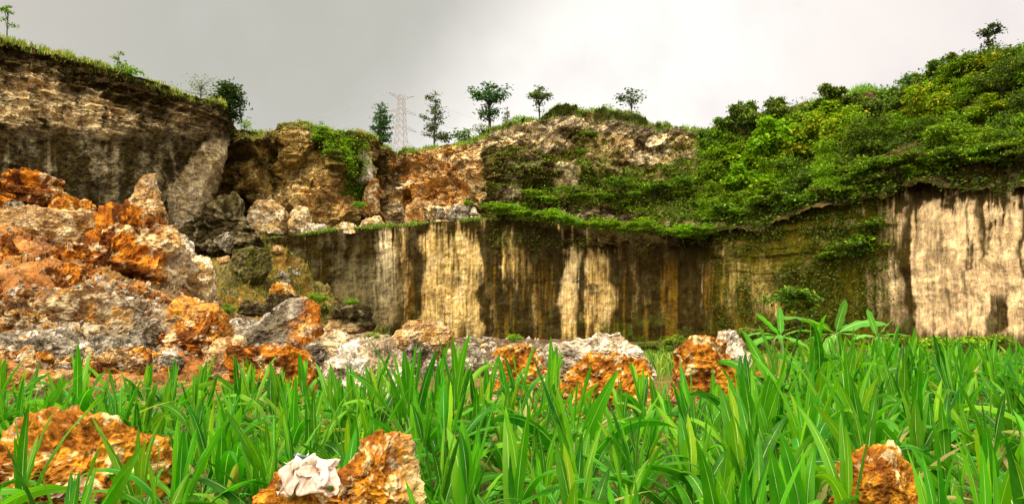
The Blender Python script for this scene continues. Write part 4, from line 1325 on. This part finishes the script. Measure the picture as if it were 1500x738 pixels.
sp = {'b0': shrub_proto('shrub', G['bright'], 61), 'b1': shrub_proto('shrub', G['bright'] + G['mid'], 62, 11, 1.1, .8), 'm0': shrub_proto('shrub', G['mid'], 63, 10, 1.1, .7), 'd0': shrub_proto('shrub', G['mid'] + G['dark'], 64, 12, 1.1, .8),
      'd1': shrub_proto('shrub', G['dark'] + G['mid'], 65, 14, 1.0, 1.0, clumps=150), 'o0': shrub_proto('shrub', G['olive'], 66)}
LAB_SH = {'b': 'bright green feathery shrub', 'm': 'mid green spreading shrub', 'd': 'dark green layered shrub', 'o': 'olive shrub'}
pl = []
r = np.random.default_rng(14)
for i in range(30):                                                # the row along the ledge
    x = 722 + i * 11.2 + r.uniform(-4, 4)
    y = np.interp(x, [722, 760, 820, 900, 960, 1045], [312, 318, 330, 340, 346, 350]) + r.uniform(-6, 4)
    f = str(r.choice(['b0', 'b1', 'm0'], p=[.4, .4, .2]))
    pl.append((x, y, 65.6 - .012 * (x - 722) + r.uniform(-.3, .6), r.uniform(24, 46), LAB_SH[f[0]] + ' in the row along the ledge above the streaked wall', 'shrubs along the ledge', f))
for i in range(26):                                                # on the upper cliff face
    x, y = r.uniform(745, 1040), r.uniform(255, 312)
    if UC.mossy[np.unravel_index(int(np.argmin((UC.ppx - x) ** 2 + (UC.ppy - y) ** 2)), UC.ppx.shape)] < .35:
        continue
    f = str(r.choice(['d0', 'm0', 'm0', 'b1']))
    pl.append((x, y, UC, r.uniform(20, 40), LAB_SH[f[0]] + ' growing out of the overgrown upper cliff', 'shrubs on the upper cliff', f))
for (x, y, w_, f) in [(862, 206, 30, 'm0'), (850, 228, 24, 'm0'), (1000, 286, 50, 'd0'), (960, 290, 50, 'd0'), (905, 284, 46, 'd0'), (1028, 320, 40, 'd1'), (1010, 335, 40, 'b1')]:
    pl.append((x, y, UC, w_, LAB_SH[f[0]] + ' growing out of the overgrown upper cliff', 'shrubs on the upper cliff', f))
for (x, y, w_, f) in [(470, 228, 30, 'b0'), (488, 246, 36, 'b1'), (505, 268, 36, 'b0'), (520, 282, 40, 'b1'), (498, 290, 34, 'm0'), (530, 296, 30, 'm0'), (478, 216, 34, 'm0')]:
    pl.append((x, y, RC, w_ * .62, LAB_SH[f[0]] + ' in the green gully beside the recess', 'shrubs in the gully', f))
for (x, y, Y, w_, f, lb) in [(1168, 462, 50, 84, 'd1', 'dark layered bush at the wall foot behind the left banana plant'), (1258, 378, LW, 82, 'd0', 'wide dark green bush hanging on the middle of the right wall'), (1278, 345, LW, 60, 'd0', 'dark green bush above the one on the right wall'),
                             (1215, 384, LW, 44, 'm0', 'mid green bush left of the wide one on the right wall'), (1392, 522, 34, 78, 'b1', 'low light green bush at the foot of the pale right wall'), (1446, 512, 36, 60, 'b1', 'low green bush right of the light one below the pale wall'),
                             (466, 446, 35, 34, 'b0', 'bright green bush behind the grey pyramid boulder'), (333, 462, 28, 34, 'b0', 'bright tuft of green behind the tan block'), (516, 449, 33.8, 26, 'b0', 'green tuft on the flat dark slab'),
                             (548, 500, 14.6, 26, 'b0', 'green spray sprouting on the white limestone boulder'), (753, 502, 13, 26, 'b0', 'low green spray behind the crumbling orange boulder'),
                             (526, 306, 66, 22, 'b0', 'small green bush at the foot of the white pillar'), (685, 302, 68.5, 18, 'b0', 'small green bush beside the alcove rubble'), (1030, 352, LW, 24, 'b0', 'bright bush at the right end of the ledge'),
                             (1330, 512, 38, 60, 'm0', 'mid green bush at the wall foot right of the banana plants'), (1100, 505, 42, 60, 'o0', 'olive bush at the wall foot left of the banana plants'), (990, 512, 46, 60, 'm0', 'green bush at the wall foot behind the orange boulder')]:
    pl.append((x, y, Y, w_, lb, None, f))
for i in range(26):                                               # shrubs hanging over the top of the right wall
    x = 1050 + i * 18 + r.uniform(-6, 6)
    y = np.interp(x, [1050, 1100, 1200, 1290, 1330, 1400, 1500], [322, 306, 296, 268, 256, 250, 240]) + r.uniform(-8, 12)
    f = str(r.choice(['d0', 'd1', 'm0', 'o0']))
    pl.append((x, y, LW, r.uniform(34, 66), LAB_SH[f[0]] + ' hanging over the top of the right wall', 'shrubs over the right wall', f))
for i in range(18):
    x = 1236 + i * 15.5 + r.uniform(-5, 5)
    y = np.interp(x, [1200, 1290, 1330, 1400, 1500], [290, 258, 247, 240, 230]) + r.uniform(-6, 5)
    f = str(r.choice(['d0', 'm0', 'o0']))
    pl.append((x, y, LW, r.uniform(40, 64), LAB_SH[f[0]] + ' hanging over the top of the right wall', 'shrubs over the right wall', f))
for i in range(16):                                               # at the foot of the dark wall, behind the boulders
    x = 905 + i * 18 + r.uniform(-6, 6)
    f = str(r.choice(['d0', 'm0', 'o0', 'd1']))
    pl.append((x, 516 + r.uniform(-3, 4), 40 + r.uniform(-4, 3), r.uniform(26, 48), LAB_SH[f[0]] + ' at the foot of the dark wall behind the orange boulders', 'shrubs at the wall foot', f))
put_all(sp, pl)


# ---- trees of the right hillside
def wood_proto(cols, seed, leaf=.15, nb=13, tall=1.0):
    r = np.random.default_rng(seed)
    bl = [(0, 0, .8 * tall, .5, .5, .5)]
    for i in range(nb):
        a = i * 2.4 + r.uniform(-.4, .4)
        d = r.uniform(.35, .75)
        bl.append((d * math.cos(a), d * math.sin(a), tall * r.uniform(.3, 1.35), r.uniform(.18, .40), r.uniform(.18, .40), r.uniform(.12, .30)))
    return tree('leafy_tree', 'x', 'tree', (0, 0, -50), bl, cols, leaf, 300, 14, .14, .95 * tall, .07, seed, flat=.28, shell=.35, limbs=14, up=.65)


wp = {'bright': wood_proto(G['bright'], 71, .21), 'bright2': wood_proto(G['bright'] + G['mid'], 72, .11, nb=15), 'yellow': wood_proto(G['yellow'], 73, .19), 'yellow2': wood_proto(G['yellow'] + G['bright'], 74, nb=12),
      'mid': wood_proto(G['mid'], 75, nb=15), 'mid2': wood_proto(G['mid'] + G['dark'], 76, .10, 16, 1.15), 'dark': wood_proto(G['dark'], 77), 'airy': wood_proto(G['mid'] + G['olive'] + G['ridge'], 78, .26, 8, 1.5)}
LB = {'bright': 'fresh green leafy tree', 'yellow': 'yellow green leafy tree', 'mid': 'mid green leafy tree', 'dark': 'dark green leafy tree', 'airy': 'loose large leaved tree'}
r = np.random.default_rng(8)
first = set()
rows = [(44, 'airy'), (46, None), (70, None), (98, None), (126, None), (154, None), (180, None)]
for (off, kind) in rows:
    x = 1030 + r.uniform(0, 20)
    while x < 1540:
        crest = np.interp(x, HL.c[:, 0], HL.c[:, 3])
        y = crest + off + r.uniform(-7, 7)
        low = np.interp(x, [1000, 1060, 1130, 1200, 1290, 1330, 1420, 1540], [345, 324, 310, 302, 280, 264, 252, 232])
        if y < low and not (1445 < x < 1540 and y < 128) and not (1288 < x < 1316 and 195 < y < 290):
            if kind:
                f = 'airy'
            elif x < 1140 and y > 200:
                f = str(r.choice(['bright', 'bright2', 'mid']))
            elif x < 1250:
                f = str(r.choice(['yellow', 'yellow2', 'bright2', 'mid'], p=[.3, .3, .2, .2])) if y < 250 else str(r.choice(['bright', 'bright2', 'mid2']))
            else:
                f = str(r.choice(['mid', 'mid2', 'bright2', 'yellow2', 'yellow'], p=[.35, .2, .25, .12, .08]))
            if f == 'airy' and x > 1420:
                x += 40
                continue
            P0, N0 = HL.near(x, y)
            rad = r.uniform(26, 40) * (1.0 if not kind else .6) * float(np.interp(x, [1000, 1080], [.55, 1])) / F * P0[1]
            base = P0 + np.array([0, -.2, -.5 * rad if not kind else -.2])
            pos = ' on the crest of the wooded hillside' if kind else ' on the wooded hillside above the right wall'
            lb = LB[f.rstrip('2')] + pos
            grp = LB[f.rstrip('2')].replace('tree', 'trees') + pos
            rz = r.uniform(0, 6.28)
            vs = r.uniform(.95, 1.5) if not kind else r.uniform(1.2, 1.9)
            if f not in first:
                first.add(f)
                root = wp[f]
                root.location = [float(v) for v in base]
                root.rotation_euler = (0, 0, rz)
                root.scale = (float(rad), float(rad), float(rad * vs))
                tag(root, lb, None, grp)
            else:
                copy_thing(wp[f], base, rz, (float(rad), float(rad), float(rad * vs)), lb, grp)
        x += r.uniform(30, 54) if not kind else r.uniform(14, 30)
for k in wp:
    if k not in first:
        for c in list(wp[k].children):
            bpy.data.objects.remove(c)
        bpy.data.objects.remove(wp[k])
rim_tree('leafy_tree', 'dark bushy tree overhanging the brown earth bank at the top right', 1470, 92, 57, [(-40, 4, 30, 10), (-10, 10, 34, 10), (24, 12, 34, 10), (-60, -6, 20, 12)], G['mid'] + G['dark'], 24, .26, 260, 12, .3, .15, 14)
rim_tree('leafy_tree', 'small round tree on the skyline of the right hillside', 1332, 128, 66, [(0, 12, 13, 7), (-8, 8, 8, 5), (9, 9, 8, 5)], G['mid'] + G['ridge'], 25, .26, 70, 10, .25, .12, 16)


# ---- steel lattice pylon behind the crest, with its cables
def pylon():
    Y = 300.0
    m = Y / F
    foot = at(587, 232, Y)
    top = at(587, 140, Y)
    H = float(top[2] - foot[2])
    root = empty('transmission_pylon', foot, 'tall steel lattice power pylon rising behind the crest of the quarry', 'pylon')
    th = .06

    def bar(b, p, q, r_=th):
        V, f = tube([p, q], [r_, r_], 4)
        b.add(V, f)

    def half(z):                       # half width of the body at height z
        return float(np.interp(z / H, [0, .45, 1], [2.6, 1.75, 1.05]))

    lv = [0, .14, .27, .39, .50, .60, .70, .79, .87, .94, 1.0]
    for sx in (-1, 1):
        for sy in (-1, 1):
            b = Bag()
            for i in range(len(lv) - 1):
                z0, z1 = lv[i] * H, lv[i + 1] * H
                bar(b, (sx * half(z0), sy * half(z0), z0), (sx * half(z1), sy * half(z1), z1), .085)
            b.build('leg', M_STEEL, root, False)
    b = Bag()
    for i in range(len(lv) - 1):
        z0, z1 = lv[i] * H, lv[i + 1] * H
        h0, h1 = half(z0), half(z1)
        for sg in (-1, 1):
            bar(b, (-h0, sg * h0, z0), (h1, sg * h1, z1))
            bar(b, (h0, sg * h0, z0), (-h1, sg * h1, z1))
            bar(b, (sg * h0, -h0, z0), (sg * h1, h1, z1))
            bar(b, (sg * h0, h0, z0), (sg * h1, -h1, z1))
            bar(b, (-h1, sg * h1, z1), (h1, sg * h1, z1))
            bar(b, (sg * h1, -h1, z1), (sg * h1, h1, z1))
    b.build('lattice', M_STEEL, root, False)
    tips = []
    for (fz, w_, rise) in [(.98, 4.6, 1.0), (.74, 5.4, -.6), (.47, 5.4, -.6), (.20, 5.4, -.6)]:
        z = fz * H
        h = half(z)
        b = Bag()
        for sx in (-1, 1):
            tip = (sx * (h + w_), 0, z + rise)
            for sy in (-1, 1):
                bar(b, (sx * h, sy * h, z + 1.2 * (rise < 0)), tip)
                bar(b, (sx * h, sy * h, z - 1.0 * (rise > 0)), tip)
                for k in (.3, .6):
                    p0 = np.array((sx * h, sy * h, z + 1.2 * (rise < 0)))
                    p1 = np.array((sx * h, sy * h, z - 1.0 * (rise > 0)))
                    bar(b, p0 + (np.array(tip) - p0) * k, p1 + (np.array(tip) - p1) * (k - .2), .06)
            tips.append(np.array((tip[0] * math.cos(.55), tip[0] * math.sin(.55), tip[2])) + foot)
        b.build('crossarm', M_STEEL, root, False)
    root.rotation_euler = (0, 0, .55)
    return tips, foot


M_WIRE = plain_material('cable_metal', (.45, .43, .42), .6)
tips, foot = pylon()
far = {1: np.array((340.0, 330.0, 40.0)), -1: np.array((-360.0, 320.0, 45.0))}
names = ['top right', 'upper right', 'lower right', 'bottom right']
for i, tip in enumerate(tips):
    sgn = 1 if i % 2 else -1
    end = np.array([tip[0] + sgn * 260, tip[1] + 120, tip[2] - (20 if sgn > 0 else 4)])
    t = np.linspace(0, 1, 24)[:, None]
    path = tip * (1 - t) + end * t
    path[:, 2] -= (4 * t * (1 - t))[:, 0] * 13
    V, q = tube(path, np.full(24, .05), 4)
    o = mesh_obj('power_cable', V, q, M_WIRE)
    lvl = ['topmost', 'second highest', 'third highest', 'lowest'][i // 2]
    tag(o, '%s thin power cable running %s from the lattice pylon' % (lvl, 'right' if sgn > 0 else 'left'), 'cable', 'power cables of the pylon')

# ------------------------------------------------------------------ banana plants
def strip_leaf(path, width, fold, n_across=5, side=None, ruffle=0.0, seed=0):
    """blade along a path: V, quads, uv (u across, v along)"""
    path = np.asarray(path, float)
    n = len(path)
    tang = np.gradient(path, axis=0)
    tang /= np.linalg.norm(tang, axis=1)[:, None] + 1e-9
    sd = np.tile(np.asarray(side, float), (n, 1)) if np.ndim(side) == 1 else np.asarray(side, float)
    sd = sd - (sd * tang).sum(1)[:, None] * tang
    sd /= np.linalg.norm(sd, axis=1)[:, None] + 1e-9
    nn = np.cross(sd, tang)
    nn = np.where(nn[:, 2:3] < 0, -nn, nn) if False else nn
    u = np.linspace(-1, 1, n_across)
    s = np.linspace(0, 1, n)
    ruf = ruffle * np.sin(s[:, None] * 26 + seed + 2.2 * np.sign(u)[None, :]) * (np.abs(u)[None, :] ** 2)
    W = np.asarray(width)[:, None]
    V = path[:, None] + sd[:, None] * (u[None, :] * W)[..., None] + nn[:, None] * (np.abs(u)[None, :] * W * fold + ruf * W)[..., None]
    idx = np.arange(n * n_across).reshape(n, n_across)
    q = np.stack([idx[:-1, :-1], idx[:-1, 1:], idx[1:, 1:], idx[1:, :-1]], -1).reshape(-1, 4)
    uv = np.stack(np.broadcast_arrays((u[None, :] + 1) / 2, s[:, None]), -1)
    return V.reshape(-1, 3), q, uv.reshape(-1, 2)


def arc(start, az, th0, curl, length, n=14, power=1.4):
    """path leaving at th0 from the vertical and bending over by curl radians"""
    s = np.linspace(0, 1, n)
    th = th0 + curl * s ** power
    ds = length / (n - 1)
    r = np.concatenate([[0], np.cumsum(np.sin(th[:-1]) * ds)])
    z = np.concatenate([[0], np.cumsum(np.cos(th[:-1]) * ds)])
    return np.stack([start[0] + r * math.cos(az), start[1] + r * math.sin(az), start[2] + z], -1)


def banana(px, py, Y, label, leaves, hstem, seed):
    """leaves: (azimuth deg in the picture plane: 0 right, 180 left, 90 away; lean from vertical deg; curl; length px)"""
    rng = np.random.default_rng(seed)
    m = Y / F
    top = at(px, py, Y)
    root = empty('banana_plant', (top[0], top[1], 0.0), label, 'banana plant')
    H = float(top[2])
    t = np.linspace(0, 1, 8)
    V, q = tube(np.stack([.03 * np.sin(t * 3), t * 0, t * H - .1], -1), .085 - .045 * t, 9)
    mesh_obj('stem', V, q, M_STALK, root)
    for (az, th, curl, lpx) in leaves:
        L = lpx * m
        P = arc((0, 0, H - .06), math.radians(az), math.radians(th), curl, L, 18)
        s = np.linspace(0, 1, 18)
        wd = .115 * np.clip((s - .10) / .14, 0.07, 1) ** .7 * np.clip((1.0 - s) / .22, 0, 1) ** .55 * L / .9
        sd = np.array([-math.sin(math.radians(az)), math.cos(math.radians(az)), 0]) + .35 * rng.normal(size=3)
        if th < 35:
            sd = np.array([1.0, .25, 0])
        V, q, uv = strip_leaf(P, wd, .18, 7, sd, .10, seed)
        C = np.array((.10, .30, .03)) * rng.uniform(.85, 1.25)
        mesh_obj('leaf', V, q, M_MAIZE, root, np.tile(C, (len(V), 1)), uv)
    b = Bag()
    for k in range(5):
        P = arc((0, 0, H - .12), rng.uniform(0, 6.28), 1.2, 1.9, rng.uniform(.3, .6), 8)
        V, q = tube(P, np.linspace(.016, .006, 8), 4)
        b.add(V, q)
    b.build('dry_sheath', M_DRYLEAF, root)
    return root


M_DRYLEAF = plain_material('dry_leaf', (.50, .38, .18), .8, 0, 12.0, (.28, .20, .09))
banana(1144, 490, 21, 'banana plant on the left with a spread fan and one upright leaf', [(180, 38, .35, 50), (80, 8, .1, 44), (185, 70, .9, 58), (10, 62, .9, 52), (200, 80, 1.2, 60), (350, 95, 1.0, 50), (250, 75, 1.3, 44)], 1.0, 1)
banana(1224, 486, 21.5, 'banana plant in the middle, its longest leaf arching left', [(15, 18, .15, 54), (180, 55, .9, 92), (5, 60, .9, 84), (190, 85, 1.0, 62), (340, 80, 1.3, 52), (230, 95, 1.1, 56)], 1.0, 2)
banana(1284, 490, 21, 'small banana plant on the right with a pale young leaf', [(170, 14, .12, 42), (10, 42, .3, 46), (355, 72, .8, 48), (185, 75, 1.0, 40), (250, 90, 1.0, 36)], 1.0, 3)


# ------------------------------------------------------------------ maize
def maize_parts(seed, h=1.0):
    rng = np.random.default_rng(seed)
    slim = rng.choice([.62, .82, 1.0, 1.1])
    stalk_h = h * rng.uniform(.45, .6)
    leanaz, ln = rng.uniform(0, 6.28), rng.uniform(0, .08)
    t = np.linspace(0, 1, 7)
    sp_ = np.stack([ln * t ** 2 * math.cos(leanaz), ln * t ** 2 * math.sin(leanaz), t * stalk_h - .04], -1)
    SV, SQ = tube(sp_, .0125 - .006 * t, 6)
    VV, QQ, UU, CC, n = [], [], [], [], 0
    az0 = rng.uniform(0, 6.28)
    nl = int(rng.integers(9, 12))
    for i in range(nl):
        f = i / (nl - 1)
        z = stalk_h * (.08 + .92 * f)
        k = min(int(f * 6), 5)
        base = sp_[k] + (sp_[k + 1] - sp_[k]) * (f * 6 - k)
        az = az0 + (math.pi if i % 2 else 0) + rng.normal() * .55
        L = h * (.48 + .31 * math.sin(math.pi * min(1, .25 + f * .75))) * rng.uniform(.8, 1.15)
        if f > .68:
            th, curl, L = rng.uniform(.03, .22), rng.uniform(.0, .35), L * rng.uniform(.8, 1.0)
        elif f > .5:
            th, curl = rng.uniform(.18, .45), rng.uniform(.05, 1.0) if rng.random() < .7 else rng.uniform(1.2, 2.2)
        else:
            th, curl = rng.uniform(.45, .85), rng.uniform(.7, 2.1)
        P = arc((base[0], base[1], z), az, th, curl, L, 14, rng.uniform(1.2, 2.2))
        P[:, :2] += (np.linspace(0, 1, 14) ** 2 * rng.normal() * .07 * h)[:, None] * np.array([-math.sin(az), math.cos(az)])
        s = np.linspace(0, 1, 14)
        wm = slim * rng.uniform(.030, .047) * (.7 + .5 * math.sin(math.pi * min(1, f * .9 + .1)))
        wd = wm * np.clip(.35 + s / .22 * .65, 0, 1) * np.clip(1 - ((s - .32) / .68).clip(0) ** 2.0, 0, 1) ** .8
        tw = rng.normal() * .8 * s
        sd0 = np.array([-math.sin(az), math.cos(az), 0])
        up = np.array([math.cos(az) * -.6, math.sin(az) * -.6, .8])
        sd = sd0[None] * np.cos(tw)[:, None] + up[None] * np.sin(tw)[:, None]
        V, q, uv = strip_leaf(P, wd, rng.uniform(.12, .5), 5, sd, rng.uniform(0, .12), rng.uniform(0, 6))
        c = np.array([(.034, .175, .003), (.072, .25, .004), (.012, .095, .003), (.14, .31, .005)])[int(rng.choice(4, p=[.4, .27, .2, .13]))]
        if f > .8:
            c = c * np.array((1.7, 1.3, 1.0))  # topmost leaves coloured brighter and yellower, standing in for the glow of lit blades
        if f < .3 and rng.random() < .3:
            c = np.array((.36, .26, .09))
        C = np.tile(c * rng.uniform(.8, 1.2), (len(V), 1))
        VV.append(V)
        QQ.append(q + n)
        UU.append(uv)
        CC.append(C)
        n += len(V)
    return (SV, SQ), (np.concatenate(VV), np.concatenate(QQ), np.concatenate(UU), np.concatenate(CC))


MZ = [maize_parts(500 + k) for k in range(18)]
rng = np.random.default_rng(2024)
spots = []
Y = 2.6
while Y < 20:
    stepx = .36 if Y < 9 else .42
    half = Y * .70 + 4.5
    x = -half + rng.uniform(0, stepx)
    while x < half:
        xx, yy_ = x + rng.uniform(-.13, .13), Y + rng.uniform(-.16, .16)
        pxx = 750 + F * xx / yy_
        lim = np.interp(pxx, [0, 250, 420, 600, 700, 960, 1100, 1250, 1500], [11.0, 11.0, 11.5, 11.5, 10.2, 9.8, 10.5, 16, 18])
        ok = yy_ < lim
        for (rx, ry, rr) in ROCKS:
            if ry < 14 and abs(xx - rx) < rr * 1.0 and abs(yy_ - ry) < rr * .9:
                ok = False
        # the three boulders that show through gaps in the near rows
        for (g0, g1, gy, fr_) in [(30, 215, 5.0, .4), (395, 605, 3.4, .9), (1225, 1350, 4.1, .8)]:
            if g0 < pxx < g1 and yy_ < gy and rng.random() < fr_:
                ok = False
        clump = float(fbm(np.array([[xx * .75, yy_ * .75, 3.0]]), 66, 2)[0])
        if clump < -.38 and rng.random() < .5:
            ok = False
        if ok:
            spots.append((yy_ + (100 if abs(xx) > yy_ * .70 + .8 else 0), xx))
        x += stepx
    Y += .46 if Y < 9 else .6
spots.sort()
print('maize spots', len(spots))
MLAB = 'green maize plant with long pointed pale ribbed leaves in the foreground field'
proto_roots = {}
rest = ([], [], [], [], 0)
RV, RQ, RU, RC_, rn = [], [], [], [], 0
SVs, SQs, sn = [], [], 0
ui = 0
for i, (yy_, xx) in enumerate(spots):
    yy_ = yy_ - 100 if yy_ > 100 else yy_
    pxx = 750 + F * xx / yy_
    h = np.interp(pxx, [0, 300, 700, 1000, 1250, 1500], [1.0, .95, 1.0, .94, 1.2, 1.12]) * rng.uniform(.72, 1.14)
    h *= 1 + .17 * float(fbm(np.array([[xx * .75, yy_ * .75, 3.0]]), 66, 2)[0])
    h *= 1.22 if rng.random() < .14 and yy_ > 4.2 else 1.0
    h *= np.interp(yy_, [2.3, 4, 8, 14], [1.02, 1.06, 1.0, .96])
    h = min(h, float(np.interp(yy_, [2.6, 4.5, 7], [1.0, 1.12, 1.6])))
    k = int(rng.integers(0, 18))
    rz = rng.uniform(0, 6.28)
    (SV, SQ), (V, q, uv, C) = MZ[k]
    if i < 300:
        if k not in proto_roots:
            root = empty('maize_plant', (xx, yy_, .02), MLAB, 'maize plant', 'maize plants in the foreground field')
            mesh_obj('stalk', SV, SQ, M_STALK, root)
            mesh_obj('leaves', V, q, M_MAIZE, root, C, uv)
            root.rotation_euler = (rng.normal() * .05, rng.normal() * .05, rz)
            root.scale = (h, h, h)
            proto_roots[k] = root
        else:
            c = copy_thing(proto_roots[k], (xx, yy_, .02), rz, float(h))
            c.rotation_euler = (rng.normal() * .05, rng.normal() * .05, rz)
    else:
        cs, sn_ = math.cos(rz), math.sin(rz)
        R = np.array([[cs, -sn_, 0], [sn_, cs, 0], [0, 0, 1]])
        RV.append(V @ R.T * h + np.array([xx, yy_, .02]))
        RQ.append(q + rn)
        RU.append(uv)
        RC_.append(C * rng.uniform(.85, 1.2))
        rn += len(V)
if RV:
    o = mesh_obj('maize_field', np.concatenate(RV), np.concatenate(RQ), M_MAIZE, None, np.concatenate(RC_), np.concatenate(RU))
    tag(o, 'farther maize plants closing the field before the boulders', 'maize', kind='stuff')

# ---- low weeds and grass between the maize and at the wall foot
n = 2600
yv = 2.3 + 12 * rng.random(n) ** 1.3
xv = rng.uniform(-1, 1, n) * (yv * .7 + .6)
pts = np.stack([xv, yv, rng.uniform(.02, .22, n)], -1)
pts = (pts[:, None] + rng.normal(size=(n, 7, 3)) * np.array([.09, .09, .05])).reshape(-1, 3)
pts[:, 2] = np.maximum(pts[:, 2], .02)
V, q, C = leaf_cards(rng, pts, .085, .6, None, .55, [(.045, .13, .015), (.07, .18, .02), (.10, .20, .03)])
b = Bag()
b.add(V, q, None, C)
base = np.stack([rng.uniform(-1, 1, 9000), 2.3 + 17 * rng.random(9000), np.zeros(9000)], -1)
base[:, 0] *= base[:, 1] * .7 + .6
V, q, t, C = grass_blades(rng, base, .28, .8, .006, GRG)
b.add(V, q, t, C)
tag(b.build('undergrowth', M_LEAF, None, False), 'low leafy weeds and grass between the maize plants', 'weeds', kind='stuff')
n = 11000
px_ = rng.uniform(860, 1560, n)
Yv = rng.uniform(19, 50, n)
base = np.stack([(px_ - 750) / F * Yv, Yv, -.95 * sst(20, 40, Yv)], -1)
base = base[Yv < np.interp(px_, LW.px, LW.Yb) + .5]
base = base[(fbm(base * .25, 40, 3) > -.1)]
V, q, t, C = grass_blades(rng, base, .55, .8, .03, GRG + GR + [(.07, .13, .02)])
b = Bag()
b.add(V, q, t, C)
tag(b.build('grass', M_GRASS, None, False), 'green grass on the quarry floor below the right wall', 'grass', kind='stuff')


# ---- crumpled plastic lying on the low boulder
def plastic():
    r = np.random.default_rng(4)
    c = at(448, 692, 3.62)
    root = empty('plastic_sheet', c, 'crumpled white and pink plastic sheet with a dark green edge lying on the boulder', 'plastic sheet')
    nx, ny = 60, 40

    def sheet_piece(w_, d_, amp, seed, off, tip, name, col, col2):
        u, v = np.meshgrid(np.linspace(-1, 1, nx), np.linspace(-1, 1, ny), indexing='ij')
        P = np.stack([u * w_ / 2, v * d_ / 2, u * 0], -1)
        q_ = np.stack([u * 2.2, v * 1.6, u * 0], -1)
        P[..., 2] = amp * fbm(q_ * .8, seed, 2) + .32 * amp * ridged(q_ * np.array([.4, 1.2, 1]) + .4 * u[..., None], seed + 4, 2) - .07 * u ** 2 - .05 * v ** 2
        P[..., 0] += .05 * fbm(q_ * 1.2, seed + 8, 2)
        P[..., 1] += .06 * fbm(q_ * 1.2, seed + 9, 2)
        ca, sa = math.cos(tip), math.sin(tip)
        P = np.stack([P[..., 0], P[..., 1] * ca - P[..., 2] * sa, P[..., 1] * sa + P[..., 2] * ca], -1) + np.array(off)
        idx = np.arange(nx * ny).reshape(nx, ny)
        f = np.stack([idx[:-1, :-1], idx[1:, :-1], idx[1:, 1:], idx[:-1, 1:]], -1).reshape(-1, 4)
        mm = plain_material(name + '_plastic', col, .35, 0, 9.0, col2)
        o = mesh_obj(name, P, f, mm, root)
        sol = o.modifiers.new('thickness', 'SOLIDIFY')
        sol.thickness = .004
        return o

    root.scale = (.66, .66, .66)
    sheet_piece(.36, .24, .045, 1, (.0, -.02, .0), .55, 'film', (.27, .16, .09), (.50, .38, .30))
    sheet_piece(.15, .18, .03, 7, (.15, -.03, .02), .9, 'flap', (.62, .38, .28), (.62, .45, .36))
    sheet_piece(.20, .10, .03, 13, (-.05, .07, .065), 1.0, 'printed_edge', (.55, .46, .36), (.36, .29, .2))
    V, q = tube([(-.12, .10, .105), (-.05, .105, .095), (.03, .11, .078), (.09, .11, .06)], [.010, .014, .013, .006], 7)
    mesh_obj('green_fold', V, q, plain_material('green_plastic', (.02, .07, .06), .35), root)


plastic()
